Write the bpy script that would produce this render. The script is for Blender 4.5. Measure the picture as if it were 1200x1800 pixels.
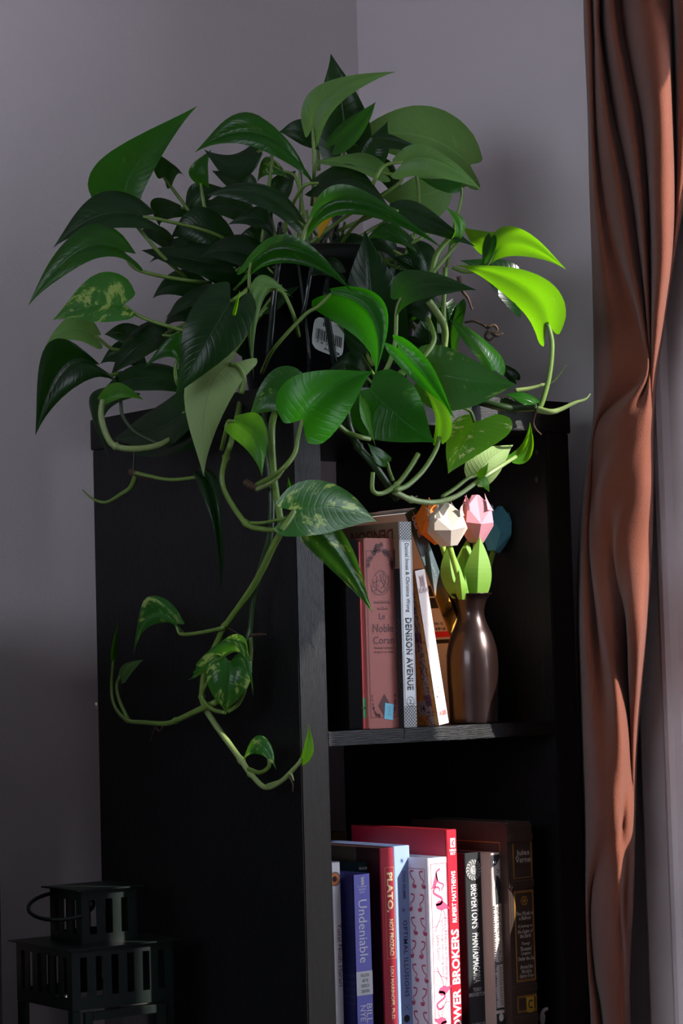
import bpy, bmesh, math, random
from mathutils import Vector, Matrix
random.seed(7)
SC = bpy.context.scene
COL = SC.collection
for _o in list(bpy.data.objects):
    bpy.data.objects.remove(_o)

# ------------------------------------------------------------------ camera
ZO = 1.437                                   # height of the underside of the bookcase's top board
F = 4012.25                                  # focal length in pixels of a 1200x1800 frame
YAW, PITCH, ROLL = -0.6795, 0.0702, -0.0279
CAM = Vector((-1.4904, -1.9243, ZO - 0.2752))
_fw = Vector((-math.sin(YAW) * math.cos(PITCH), math.cos(YAW) * math.cos(PITCH), math.sin(PITCH)))
_r0 = Vector((math.cos(YAW), math.sin(YAW), 0))
_u0 = _r0.cross(_fw)
CR = math.cos(ROLL) * _r0 + math.sin(ROLL) * _u0
CU = -math.sin(ROLL) * _r0 + math.cos(ROLL) * _u0
CF = _fw
cam = bpy.data.objects.new('camera', bpy.data.cameras.new('camera'))
COL.objects.link(cam)
cam.matrix_world = Matrix(((CR.x, CU.x, -CF.x, CAM.x), (CR.y, CU.y, -CF.y, CAM.y),
                           (CR.z, CU.z, -CF.z, CAM.z), (0, 0, 0, 1)))
cam.data.sensor_width = 36
cam.data.lens = F / 1800 * 36
cam.data.clip_start = 0.05
SC.camera = cam

# ------------------------------------------------------------------ world, sun, exposure
SC.view_settings.view_transform = 'Standard'
SC.view_settings.look = 'None'
SC.view_settings.gamma = 1
SC.view_settings.use_curve_mapping = False
SC.view_settings.exposure = 0.0
w = bpy.data.worlds.new('sky'); SC.world = w
w.use_nodes = True
w.node_tree.nodes['Background'].inputs[0].default_value = (0.80, 0.86, 1.0, 1)
w.node_tree.nodes['Background'].inputs[1].default_value = 7.0
SUN_D = Vector((-1.0, 2.0, -1.29)).normalized()
sun = bpy.data.objects.new('sun', bpy.data.lights.new('sun', 'SUN'))
COL.objects.link(sun)
sun.data.energy = 11.5
sun.data.color = (1.0, 0.95, 0.88)
sun.data.angle = math.radians(0.6)
sun.rotation_euler = (-SUN_D).to_track_quat('Z', 'Y').to_euler()
SC.cycles.max_bounces = 10
SC.cycles.diffuse_bounces = 5
SC.cycles.sample_clamp_indirect = 6

# ------------------------------------------------------------------ measuring helpers
def ray(x, y):
    return CF + CR * ((x - 600) / F) + CU * ((900 - y) / F)
def at(x, y, d):                              # point seen at (x, y), d metres deep
    return CAM + ray(x, y) * d
def onY(x, y, Y):
    r = ray(x, y); return CAM + r * ((Y - CAM.y) / r.y)
def onX(x, y, X):
    r = ray(x, y); return CAM + r * ((X - CAM.x) / r.x)
def hang(x, y, off):                          # just outside the bookcase, off metres clear of it
    r = ray(x, y)
    t = max((-off - CAM.x) / r.x, (-off - CAM.y) / r.y)
    return t

# ------------------------------------------------------------------ object helpers
def empty(name, loc, label, cat, group=None, rz=0.0):
    o = bpy.data.objects.new(name, None); COL.objects.link(o)
    o.location = loc; o.rotation_euler = (0, 0, rz); o.empty_display_size = 0.02
    tag(o, label, cat, group); return o
def tag(o, label=None, cat=None, group=None, kind=None):
    if label: o['label'] = label
    if cat: o['category'] = cat
    if group: o['group'] = group
    if kind: o['kind'] = kind
    return o
def world_of(o):
    m = Matrix.LocRotScale(o.location, o.rotation_euler, o.scale)
    return m if o.parent is None else world_of(o.parent) @ o.matrix_parent_inverse @ m
def link_mesh(name, me, mats, parent=None, local=False, smooth=False):
    o = bpy.data.objects.new(name, me); COL.objects.link(o)
    for m in (mats if isinstance(mats, (list, tuple)) else [mats]): me.materials.append(m)
    if smooth:
        for p in me.polygons: p.use_smooth = True
    if parent is not None:
        o.parent = parent
        if not local:
            o.matrix_parent_inverse = world_of(parent).inverted()
    return o
def bm_obj(name, bm, mats, parent=None, local=False, smooth=False):
    me = bpy.data.meshes.new(name); bm.to_mesh(me); bm.free()
    return link_mesh(name, me, mats, parent, local, smooth)
def add_box(bm, a, b, bev=0.0):
    a, b = Vector(a), Vector(b)
    r = bmesh.ops.create_cube(bm, size=1.0)
    vs = r['verts']
    bmesh.ops.scale(bm, vec=b - a, verts=vs)
    bmesh.ops.translate(bm, vec=(a + b) / 2, verts=vs)
    if bev > 0:
        es = list({e for v in vs for e in v.link_edges})
        bmesh.ops.bevel(bm, geom=es, offset=bev, segments=2, affect='EDGES')
def box(name, a, b, mat, parent=None, local=False, bev=0.0):
    bm = bmesh.new(); add_box(bm, a, b, bev)
    return bm_obj(name, bm, mat, parent, local)
def struct(name, a, b, mat):
    return tag(box(name, a, b, mat), kind='structure')
def spline(pts, n=6):
    """Catmull-Rom through points, n pieces a span"""
    P = [Vector(p) for p in pts]
    if len(P) < 3:
        return [P[0].lerp(P[1], i / n) for i in range(n + 1)]
    P = [P[0] * 2 - P[1]] + P + [P[-1] * 2 - P[-2]]
    out = []
    for i in range(1, len(P) - 2):
        a, b, c, d = P[i - 1:i + 3]
        for k in range(n):
            t = k / n
            out.append(0.5 * ((2 * b) + (c - a) * t + (2 * a - 5 * b + 4 * c - d) * t * t + (3 * b - a - 3 * c + d) * t ** 3))
    out.append(P[-2]); return out
def add_tube(bm, pts, rads, sides=8, flat=1.0):
    n = len(pts); rings = []
    up = Vector((0.31, 0.2, 0.93)).normalized()
    for i, p in enumerate(pts):
        t = (pts[min(i + 1, n - 1)] - pts[max(i - 1, 0)]).normalized()
        a = t.cross(up)
        if a.length < 1e-3: a = t.cross(Vector((1, 0, 0)))
        a.normalize(); b = t.cross(a).normalized(); up = b if b.dot(up) > 0 else -b
        b = up; a = b.cross(t).normalized()
        r = rads[i]
        rings.append([bm.verts.new(p + (a * math.cos(k * 2 * math.pi / sides) + b * flat * math.sin(k * 2 * math.pi / sides)) * r) for k in range(sides)])
    for i in range(n - 1):
        for k in range(sides):
            bm.faces.new((rings[i][k], rings[i][(k + 1) % sides], rings[i + 1][(k + 1) % sides], rings[i + 1][k]))
    bm.faces.new(rings[0][::-1]); bm.faces.new(rings[-1])
def tube(name, pts, r0, r1, mat, parent=None, n=6, sides=8, knots=None, flat=1.0):
    sp = spline(pts, n); m = len(sp)
    rads = [r0 + (r1 - r0) * i / (m - 1) for i in range(m)]
    for i in (knots or ()):
        k = min(m - 1, i * n); rads[k] *= 1.45
    bm = bmesh.new(); add_tube(bm, sp, rads, sides, flat)
    bmesh.ops.recalc_face_normals(bm, faces=bm.faces)
    return bm_obj(name, bm, mat, parent, smooth=True)
def lathe_bm(prof, seg=40):
    bm = bmesh.new(); rings = []
    for r, z in prof:
        rings.append([bm.verts.new((r * math.cos(2 * math.pi * k / seg), r * math.sin(2 * math.pi * k / seg), z)) for k in range(seg)])
    for i in range(len(rings) - 1):
        for k in range(seg):
            bm.faces.new((rings[i][k], rings[i][(k + 1) % seg], rings[i + 1][(k + 1) % seg], rings[i + 1][k]))
    return bm

# ------------------------------------------------------------------ materials
class NT:
    def __init__(s, name):
        s.m = bpy.data.materials.new(name); s.m.use_nodes = True
        s.t = s.m.node_tree; s.t.nodes.clear()
        s.out = s.n('ShaderNodeOutputMaterial')
    def n(s, typ, **kw):
        x = s.t.nodes.new(typ)
        for k, v in kw.items():
            if k == 'inp':
                for i, val in v.items(): s.set(x, i, val)
            else: setattr(x, k, v)
        return x
    def set(s, node, i, val):
        if hasattr(val, 'is_linked') or hasattr(val, 'node'): s.t.links.new(val, node.inputs[i])
        else: node.inputs[i].default_value = val
    def mix(s, f, a, b, typ='MIX'):
        x = s.n('ShaderNodeMixRGB', blend_type=typ)
        s.set(x, 0, f); s.set(x, 1, a); s.set(x, 2, b); return x.outputs[0]
    def math(s, op, a, b=0.0, c=0.0):
        x = s.n('ShaderNodeMath', operation=op)
        s.set(x, 0, a); s.set(x, 1, b); s.set(x, 2, c); return x.outputs[0]
    def noise(s, scale, vec=None, detail=3, rough=0.5):
        x = s.n('ShaderNodeTexNoise'); x.inputs['Scale'].default_value = scale
        x.inputs['Detail'].default_value = detail; x.inputs['Roughness'].default_value = rough
        if vec is not None: s.t.links.new(vec, x.inputs['Vector'])
        return x.outputs['Fac']
    def ramp(s, f, stops):
        x = s.n('ShaderNodeValToRGB'); s.set(x, 0, f)
        e = x.color_ramp.elements
        while len(e) < len(stops): e.new(0.5)
        for i, (p, c) in enumerate(stops): e[i].position = p; e[i].color = c
        return x.outputs[0]
def c4(c): return (c[0], c[1], c[2], 1)
def mat(name, col, rough=0.5, spec=0.5, var=0.12, scale=40, bump=0.0, bscale=300, metal=0.0, stretch=None, sheen=0.0, coat=0.0):
    T = NT(name)
    tc = T.n('ShaderNodeTexCoord').outputs['Object']
    if stretch:
        mp = T.n('ShaderNodeMapping'); T.t.links.new(tc, mp.inputs[0]); mp.inputs['Scale'].default_value = stretch; tc = mp.outputs[0]
    f = T.noise(scale, tc, 4)
    colr = T.mix(f, c4([x * (1 - var) for x in col]), c4([min(1, x * (1 + var)) for x in col]))
    b = T.n('ShaderNodeBsdfPrincipled', inp={'Base Color': colr, 'Roughness': rough, 'Metallic': metal})
    b.inputs['Specular IOR Level'].default_value = spec
    if sheen: b.inputs['Sheen Weight'].default_value = sheen; b.inputs['Sheen Roughness'].default_value = 0.4
    if coat: b.inputs['Coat Weight'].default_value = coat; b.inputs['Coat Roughness'].default_value = 0.12
    if bump:
        bp = T.n('ShaderNodeBump', inp={'Height': T.noise(bscale, tc, 4)})
        bp.inputs['Strength'].default_value = bump; bp.inputs['Distance'].default_value = 0.001
        T.t.links.new(bp.outputs[0], b.inputs['Normal'])
    T.t.links.new(b.outputs[0], T.out.inputs[0])
    return T.m

M = {}
M['wall'] = mat('wall_paint', (0.545, 0.487, 0.505), 0.85, 0.25, 0.03, 3, 0.35, 260)
M['ceiling'] = mat('ceiling_paint', (0.75, 0.74, 0.73), 0.9, 0.2, 0.02)
M['floor'] = mat('floor_wood', (0.09, 0.055, 0.036), 0.5, 0.4, 0.25, 6, 0.2, 60, stretch=(1, 12, 1))
M['trim'] = mat('white_paint', (0.80, 0.72, 0.72), 0.45, 0.4, 0.03, 8, 0.25, 90, stretch=(1, 1, 0.15))
M['case'] = mat('black_brown_wood', (0.0042, 0.0042, 0.0048), 0.36, 0.28, 0.35, 60, 0.5, 240, stretch=(6, 6, 0.25))
M['case_h'] = mat('black_brown_wood_horizontal', (0.0042, 0.0042, 0.0048), 0.36, 0.28, 0.35, 60, 0.5, 240, stretch=(0.25, 6, 6))
M['hole'] = mat('peg_hole_dark', (0.03, 0.028, 0.026), 0.6)
M['curtain'] = mat('terracotta_velvet', (0.16, 0.050, 0.029), 0.85, 0.15, 0.10, 30, 0.8, 900, sheen=0.2)
M['pot'] = mat('black_pot_plastic', (0.004, 0.0045, 0.0055), 0.4, 0.3)
M['soil'] = mat('potting_soil', (0.03, 0.02, 0.014), 0.95, 0.1, 0.5, 90, 1.0, 120)
M['strand'] = mat('clear_dark_plastic', (0.01, 0.016, 0.015), 0.12, 0.6)
M['label'] = mat('white_label_paper', (0.75, 0.75, 0.76), 0.5)
M['ink'] = mat('black_ink', (0.012, 0.012, 0.014), 0.6)
M['vine'] = mat('green_vine', (0.11, 0.19, 0.03), 0.42, 0.5, 0.35, 60)
M['vine_pale'] = mat('pale_green_vine', (0.19, 0.26, 0.085), 0.42, 0.5, 0.3, 50)
M['vine_dark'] = mat('dark_green_vine', (0.014, 0.036, 0.008), 0.4, 0.5, 0.35, 60)
M['root'] = mat('brown_root', (0.055, 0.028, 0.018), 0.7, 0.3, 0.4, 200)
M['lantern'] = mat('dark_green_metal', (0.005, 0.010, 0.008), 0.40, 0.25, 0.15, 20)
M['glass'] = None
def glass_mat():
    T = NT('clear_glass')
    g = T.n('ShaderNodeBsdfGlossy'); g.inputs['Roughness'].default_value = 0.02
    t = T.n('ShaderNodeBsdfTransparent')
    lw = T.n('ShaderNodeLayerWeight'); lw.inputs[0].default_value = 0.5
    fr = T.math('ADD', T.math('MULTIPLY', T.math('POWER', lw.outputs['Facing'], 5.0), 0.6), 0.03)
    mx = T.n('ShaderNodeMixShader')
    T.t.links.new(fr, mx.inputs[0]); T.t.links.new(t.outputs[0], mx.inputs[1]); T.t.links.new(g.outputs[0], mx.inputs[2])
    T.t.links.new(mx.outputs[0], T.out.inputs[0]); return T.m
M['glass'] = glass_mat()

def leaf_mat(name, up, low, trans, varieg=0.0, vcol=(0.30, 0.44, 0.10), tw=0.38, rough=0.33):
    T = NT(name)
    uv = T.n('ShaderNodeUVMap', uv_map='UVMap').outputs[0]
    sx = T.n('ShaderNodeSeparateXYZ'); T.t.links.new(uv, sx.inputs[0])
    s = T.math('ABSOLUTE', T.math('MULTIPLY', T.math('SUBTRACT', sx.outputs[0], 0.5), 2.0))   # 0 midrib .. 1 margin
    v = sx.outputs[1]
    rib = T.math('SUBTRACT', 1.0, T.math('MINIMUM', T.math('DIVIDE', s, 0.035), 1.0))
    q = T.math('SUBTRACT', T.math('MULTIPLY', v, 13.0), T.math('MULTIPLY', s, 3.2))
    vein = T.math('POWER', T.math('ADD', T.math('MULTIPLY', T.math('SINE', T.math('MULTIPLY', q, 6.283)), 0.5), 0.5), 6.0)
    oc = T.n('ShaderNodeTexCoord').outputs['Object']
    oi = T.n('ShaderNodeObjectInfo').outputs['Random']
    big = T.noise(22, oc, 3)
    var = T.math('ADD', T.math('MULTIPLY', oi, 0.55), T.math('MULTIPLY', big, 0.7))
    u1 = T.mix(var, c4([x * 0.62 for x in up]), c4([x * 1.35 for x in up]))
    # streaky variegation running along the side veins
    cx = T.n('ShaderNodeCombineXYZ')
    T.t.links.new(T.math('MULTIPLY', q, 0.28), cx.inputs[0]); T.t.links.new(T.math('MULTIPLY', s, 0.9), cx.inputs[1])
    T.t.links.new(T.math('ADD', T.math('MULTIPLY', oi, 37.0), T.math('GREATER_THAN', sx.outputs[0], 0.5)), cx.inputs[2])
    vn = T.noise(2.0, cx.outputs[0], 6, 0.66)
    vm = T.ramp(vn, [(0.66 - 0.16 * varieg, (0, 0, 0, 1)), (0.72 - 0.16 * varieg, (1, 1, 1, 1))])
    vm = T.math('MULTIPLY', vm, min(1.0, varieg * 1.4))
    u2 = T.mix(vm, u1, c4(vcol))
    u3 = T.mix(T.math('MULTIPLY', rib, 0.55), u2, c4([min(1, x * 2.2 + 0.03) for x in up]))
    u4 = T.mix(T.math('MULTIPLY', vein, 0.09), u3, c4([x * 1.9 + 0.01 for x in up]))
    l1 = T.mix(big, c4([x * 0.8 for x in low]), c4([x * 1.15 for x in low]))
    l1 = T.mix(T.math('MULTIPLY', rib, 0.5), l1, c4([x * 0.55 for x in low]))
    l1 = T.mix(T.math('MULTIPLY', vm, 0.5), l1, c4(vcol))
    back = T.n('ShaderNodeNewGeometry').outputs['Backfacing']
    col = T.mix(back, u4, l1)
    rg = T.math('ADD', rough, T.math('MULTIPLY', back, 0.22))
    b = T.n('ShaderNodeBsdfPrincipled', inp={'Base Color': col, 'Roughness': rg})
    b.inputs['Specular IOR Level'].default_value = 0.30
    h = T.math('ADD', T.math('MULTIPLY', vein, -0.16), T.math('MULTIPLY', big, 1.2))
    h = T.math('SUBTRACT', h, T.math('MULTIPLY', rib, 0.8))
    bp = T.n('ShaderNodeBump', inp={'Height': h}); bp.inputs['Strength'].default_value = 0.35; bp.inputs['Distance'].default_value = 0.0022
    T.t.links.new(bp.outputs[0], b.inputs['Normal'])
    tr = T.n('ShaderNodeBsdfTranslucent')
    T.t.links.new(T.mix(vm, c4(trans), (0.75, 0.85, 0.15, 1)), tr.inputs[0])
    mx = T.n('ShaderNodeMixShader'); mx.inputs[0].default_value = tw
    T.t.links.new(b.outputs[0], mx.inputs[1]); T.t.links.new(tr.outputs[0], mx.inputs[2])
    T.t.links.new(mx.outputs[0], T.out.inputs[0]); return T.m
M['g'] = leaf_mat('leaf_green', (0.008, 0.055, 0.004), (0.065, 0.125, 0.03), (0.10, 0.46, 0.005), 0.15, rough=0.27, tw=.34)
M['d'] = leaf_mat('leaf_shaded_green', (0.0035, 0.020, 0.0035), (0.03, 0.065, 0.018), (0.04, 0.20, 0.004), 0.0, rough=0.30, tw=.28)  # darker copy of leaf green, shade among the leaves put into the colour
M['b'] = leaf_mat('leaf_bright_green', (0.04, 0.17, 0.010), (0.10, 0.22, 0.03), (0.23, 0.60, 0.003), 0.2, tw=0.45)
M['p'] = leaf_mat('leaf_pale_green', (0.085, 0.19, 0.045), (0.29, 0.42, 0.16), (0.28, 0.50, 0.06), 0.15, rough=0.42, tw=.3)
M['v'] = leaf_mat('leaf_variegated', (0.020, 0.105, 0.016), (0.08, 0.15, 0.04), (0.20, 0.55, 0.02), 0.7, rough=.26, tw=.32)
M['w'] = leaf_mat('leaf_lightly_flecked', (0.014, 0.075, 0.012), (0.08, 0.15, 0.04), (0.16, 0.50, 0.01), 0.35, rough=.26, tw=.32)
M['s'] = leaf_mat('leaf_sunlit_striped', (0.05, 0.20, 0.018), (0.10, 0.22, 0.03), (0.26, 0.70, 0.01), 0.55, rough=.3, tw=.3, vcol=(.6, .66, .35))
M['m'] = leaf_mat('leaf_fresh_green', (0.010, 0.088, 0.006), (0.065, 0.14, 0.03), (0.09, 0.60, 0.006), 0.12, rough=.27, tw=.42)
M['y'] = leaf_mat('leaf_yellowed', (0.42, 0.22, 0.01), (0.42, 0.22, 0.01), (0.7, 0.4, 0.02), 0.0, rough=0.5)

# ================================================================== ROOM
XW, YW = 0.50, 0.475                          # right wall and back wall planes
XL, YF, ZC = -3.2, -4.6, 2.55
J0, J1 = -0.25, -0.875                        # first window opening, along the right wall
K0, K1 = -0.92, -1.28                          # second window opening
SILL, HEAD, HEAD2 = 1.12, 2.12, 2.0
RV = 0.12                                     # wall thickness at the windows
struct('floor', (XL - .1, YF - .1, -0.06), (XW + RV, YW + .1, 0), M['floor'])
struct('ceiling', (XL - .1, YF - .1, ZC), (XW + RV, YW + .1, ZC + .06), M['ceiling'])
struct('wall_back', (XL, YW, 0), (XW + RV, YW + .1, ZC), M['wall'])
struct('wall_front', (XL, YF - .1, 0), (XW + RV, YF, ZC), M['wall'])
# left wall with an unseen high window added to brighten the back wall
WL0, WL1, WLs, WLh = -0.35, -2.6, 1.25, 2.3
bm = bmesh.new()
add_box(bm, (XL - .1, WL0, 0), (XL, YW, ZC)); add_box(bm, (XL - .1, YF, 0), (XL, WL1, ZC))
add_box(bm, (XL - .1, WL1, 0), (XL, WL0, WLs)); add_box(bm, (XL - .1, WL1, WLh), (XL, WL0, ZC))
tag(bm_obj('wall_left', bm, M['wall']), kind='structure')
bm = bmesh.new()
add_box(bm, (XW, J0, 0), (XW + RV, YW, ZC))
add_box(bm, (XW, K0, 0), (XW + RV, J1, ZC)); add_box(bm, (XW, YF, 0), (XW + RV, K1, ZC))
for a, b, hd in ((J1, J0, HEAD), (K1, K0, HEAD2)):
    add_box(bm, (XW, a, 0), (XW + RV, b, SILL)); add_box(bm, (XW, a, hd), (XW + RV, b, ZC))
tag(bm_obj('wall_right', bm, M['wall']), kind='structure')
def window(n, X, a, b, z0, z1, s=1):
    """sash frame and pane set in a wall opening between Y = a and b"""
    w = bpy.data.objects.new('window_%d' % n, None); COL.objects.link(w); w.location = (X, (a + b) / 2, z0); tag(w, kind='structure')
    bm = bmesh.new(); t = .04
    add_box(bm, (X - .02, a, z0), (X + .02, a + t, z1)); add_box(bm, (X - .02, b - t, z0), (X + .02, b, z1))
    add_box(bm, (X - .02, a + t, z0), (X + .02, b - t, z0 + t)); add_box(bm, (X - .02, a + t, z1 - t), (X + .02, b - t, z1))
    bm_obj('window_frame', bm, M['trim'], w)
    box('pane', (X - .003, a + t, z0 + t), (X + .003, b - t, z1 - t), M['glass'], w)
    l = bpy.data.lights.new('window_portal', 'AREA'); l.shape = 'RECTANGLE'; l.size = abs(b - a); l.size_y = z1 - z0
    l.cycles.is_portal = True
    lo = bpy.data.objects.new('window_portal', l); COL.objects.link(lo)
    lo.location = (X + s * .05, (a + b) / 2, (z0 + z1) / 2)
    lo.rotation_euler = Vector((-s, 0, 0)).to_track_quat('-Z', 'Z').to_euler()
window(1, XW + RV - .03, J1, J0, SILL, HEAD)
window(2, XW + RV - .03, K1, K0, SILL, HEAD2)
window(3, XL - .06, WL1, WL0, WLs, WLh, -1)
# moulded casing beside the first window (the white board behind the curtain)
bm = bmesh.new()
prof = [(0, -.030), (.016, -.030), (.018, -.034), (.018, -.070), (.022, -.073), (.026, -.079), (.026, -.085), (.022, -.090), (.012, -.093), (.012, -.128), (.016, -.131), (.016, -.248), (0, -.25)]
rows = []
for z in (.10, HEAD + .1):
    rows.append([bm.verts.new((XW - dx, y, z)) for dx, y in prof])
for i in range(len(prof) - 1):
    bm.faces.new((rows[0][i], rows[0][i + 1], rows[1][i + 1], rows[1][i]))
bm.faces.new(rows[0]); bm.faces.new(rows[1][::-1])
bmesh.ops.recalc_face_normals(bm, faces=bm.faces)
tag(bm_obj('trim_1', bm, M['trim']), kind='structure')
struct('baseboard_back', (XL, YW - .012, 0), (XW, YW, .09), M['trim'])
struct('baseboard_right', (XW - .012, YF, 0), (XW, YW - .012, .09), M['trim'])

# ================================================================== BOOKCASE
T, W_, D_, H_, ST, TT, OV = .038, .337, .395, .338, .016, .037, .003
WT = W_ + 2 * T
bc = empty('bookcase', (WT / 2, D_ / 2, 0), 'tall black-brown open bookcase with one column of square compartments', 'bookcase')
def shelf_z(k): return ZO - k * H_ - (k - 1) * ST     # top face of the k-th shelf from the top
box('top_board', (-OV, -.0015, ZO), (WT + OV, D_, ZO + TT), M['case_h'], bc, bev=.0012)
for x in (0, T + W_):
    box('side_panel', (x, 0, 0), (x + T, D_, ZO), M['case'], bc, bev=.0012)
for k in (1, 2, 3):
    z = shelf_z(k)
    box('shelf', (T, 0.001, z - ST), (T + W_, D_, z), M['case_h'], bc, bev=.0008)
box('bottom_board', (T, 0, 0), (T + W_, D_, TT), M['case_h'], bc)
for py in (795, 843):
    p = onX(943, py, T + W_ - .0006)
    bm = bmesh.new(); r = bmesh.ops.create_cone(bm, cap_ends=True, segments=14, radius1=.0035, radius2=.0028, depth=.001)
    bmesh.ops.rotate(bm, verts=r['verts'], cent=(0, 0, 0), matrix=Matrix.Rotation(math.pi / 2, 3, 'Y'))
    bmesh.ops.translate(bm, verts=r['verts'], vec=p)
    bm_obj('peg_hole', bm, M['hole'], bc)

# ================================================================== CURTAIN
# rows: image height, then (x, bulge in cm out from the wall) from the left hem to the window side
CURT = [
 (-60, [(1024, 3.0), (1031, 5.5), (1037, 3.4), (1048, 6.5), (1053, 3.2), (1072, 6.8), (1090, 3.4), (1128, 8.0), (1172, 5.0), (1178, 3.0), (1200, 6.0), (1250, 4.5), (1262, 2.5)]),
 (60,  [(1028, 3.0), (1036, 5.5), (1044, 4.0), (1052, 6.5), (1057, 3.2), (1082, 6.8), (1099, 3.4), (1136, 8.2), (1172, 6.5), (1181, 3.0), (1198, 5.6), (1240, 4.4), (1252, 2.5)]),
 (200, [(1034, 3.0), (1040, 5.6), (1046, 4.2), (1066, 6.8), (1079, 3.4), (1108, 7.2), (1126, 4.0), (1150, 8.4), (1174, 7.4), (1185, 3.2), (1196, 5.0), (1214, 4.2), (1226, 2.5)]),
 (330, [(1037, 3.0), (1046, 6.0), (1059, 4.4), (1088, 7.2), (1108, 4.0), (1124, 7.4), (1139, 4.4), (1152, 8.4), (1176, 7.4), (1187, 3.4), (1193, 4.6), (1199, 4.0), (1205, 2.5)]),
 (450, [(1041, 3.0), (1058, 6.6), (1086, 5.0), (1106, 7.6), (1124, 4.6), (1133, 7.4), (1142, 4.8), (1156, 8.4), (1174, 7.4), (1180, 4.0), (1181, 4.2), (1183, 3.6), (1184, 2.5)]),
 (560, [(1044, 3.0), (1070, 7.2), (1118, 5.6), (1128, 7.4), (1136, 5.0), (1139, 7.0), (1142, 5.2), (1152, 7.6), (1163, 6.4), (1165, 4.6), (1166, 4.2), (1167, 3.4), (1168, 2.5)]),
 (660, [(1045, 3.0), (1076, 7.6), (1128, 6.6), (1135, 7.2), (1139, 5.4), (1141, 6.6), (1143, 5.4), (1146, 6.4), (1150, 5.4), (1151, 4.6), (1152, 4.0), (1152.5, 3.4), (1153, 2.5)]),
 (745, [(1043, 3.0), (1047, 5.4), (1051, 5.2), (1080, 8.2), (1110, 8.6), (1130, 8.0), (1140, 7.0), (1143, 6.2), (1145, 5.4), (1146, 4.6), (1146.5, 4.0), (1147, 3.4), (1147.5, 2.5)]),
 (850, [(1027, 3.0), (1034, 5.4), (1040, 4.8), (1051, 5.4), (1060, 8.0), (1084, 9.0), (1110, 8.9), (1130, 8.2), (1141, 6.8), (1144, 5.6), (1145.5, 4.6), (1146, 3.6), (1146.5, 2.5)]),
 (960, [(1018, 3.0), (1027, 5.6), (1036, 4.8), (1043, 6.6), (1062, 7.4), (1079, 7.0), (1084, 8.9), (1108, 8.8), (1132, 7.6), (1140, 6.0), (1143, 4.8), (1144, 3.6), (1144.5, 2.5)]),
 (1090,[(1015, 3.0), (1030, 6.2), (1050, 5.2), (1058, 7.4), (1076, 7.8), (1092, 6.6), (1101, 6.0), (1106, 8.0), (1126, 7.8), (1133, 6.0), (1135, 4.8), (1136, 3.6), (1136.5, 2.5)]),
 (1200,[(1017, 3.0), (1036, 6.6), (1062, 6.2), (1078, 8.0), (1090, 7.2), (1100, 6.0), (1105, 5.2), (1108, 6.8), (1120, 6.8), (1124, 5.4), (1126, 4.6), (1127, 3.6), (1127.5, 2.5)]),
 (1320,[(1021, 3.0), (1042, 7.4), (1066, 8.0), (1086, 8.2), (1098, 7.4), (1106, 5.6), (1109, 4.8), (1111, 5.8), (1115, 5.4), (1116, 4.8), (1117, 4.2), (1117.5, 3.4), (1118, 2.5)]),
 (1450,[(1025, 3.0), (1044, 7.2), (1070, 8.2), (1084, 8.0), (1092, 7.2), (1103, 7.0), (1110, 6.4), (1112, 5.4), (1113, 5.0), (1113.5, 4.6), (1114, 4.2), (1114.5, 3.4), (1115, 2.5)]),
 (1580,[(1026, 3.0), (1033, 5.4), (1040, 5.0), (1064, 7.6), (1087, 8.6), (1092, 6.8), (1102, 6.2), (1108, 5.4), (1109.5, 5.0), (1110, 4.6), (1110.5, 4.2), (1111, 3.4), (1111.5, 2.5)]),
 (1700,[(1031, 3.0), (1036, 5.8), (1044, 4.8), (1064, 7.6), (1092, 8.6), (1098, 6.8), (1101, 6.0), (1103, 5.4), (1104, 5.0), (1104.5, 4.6), (1105, 4.2), (1105.5, 3.4), (1106, 2.5)]),
 (1860,[(1036, 3.0), (1050, 6.6), (1064, 5.0), (1074, 7.6), (1096, 8.4), (1100, 6.8), (1103, 6.0), (1105, 5.4), (1106, 5.0), (1106.5, 4.6), (1107, 4.2), (1107.5, 3.4), (1108, 2.5)]),
]
def curtain():
    rows = [[onX(x, py, XW - (b + (b - 2.5) * (.06 if py < 1000 else .30 if py < 1050 else .95 if py < 1640 else .6)) / 100 - .012) for x, b in pts] for py, pts in CURT]
    zt, zb = ZC - .1, .02
    top = [Vector((p.x, p.y + (p.y + .07) * .25, zt)) for p in rows[0]]
    bot = [Vector((p.x, p.y, zb)) for p in rows[-1]]
    mid1 = [a.lerp(b, .5) for a, b in zip(top, rows[0])]
    mid2 = [a.lerp(b, .5) for a, b in zip(bot, rows[-1])]
    rows = [top, mid1] + rows + [mid2, bot]
    cols = [spline([r[k] for r in rows], 7) for k in range(len(rows[0]))]     # along the height
    nr = len(cols[0])
    bm = bmesh.new(); grid = []
    for i in range(nr):
        grid.append([bm.verts.new(p) for p in spline([c[i] for c in cols], 7)])
    for i in range(nr - 1):
        for k in range(len(grid[0]) - 1):
            bm.faces.new((grid[i][k], grid[i][k + 1], grid[i + 1][k + 1], grid[i + 1][k]))
    return bm
cu = empty('curtain', (XW - .05, -.08, .02), 'gathered terracotta velvet curtain hanging beside the white window casing', 'curtain')
co = bm_obj('curtain_cloth', curtain(), M['curtain'], cu, smooth=True)
sm = co.modifiers.new('thick', 'SOLIDIFY'); sm.thickness = .0025; sm.offset = 0
rod = empty('curtain_rod', (XW, -.5, ZC - .1), 'dark metal curtain rod above the window', 'curtain rod')
tube('rod', [(XW - .05, .2, ZC - .085), (XW - .05, -2.3, ZC - .085)], .009, .009, M['strand'], rod)
for y in (.1, -1.03, -2.2):
    tube('bracket', [(XW, y, ZC - .085), (XW - .05, y, ZC - .085)], .006, .006, M['strand'], rod)

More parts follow.
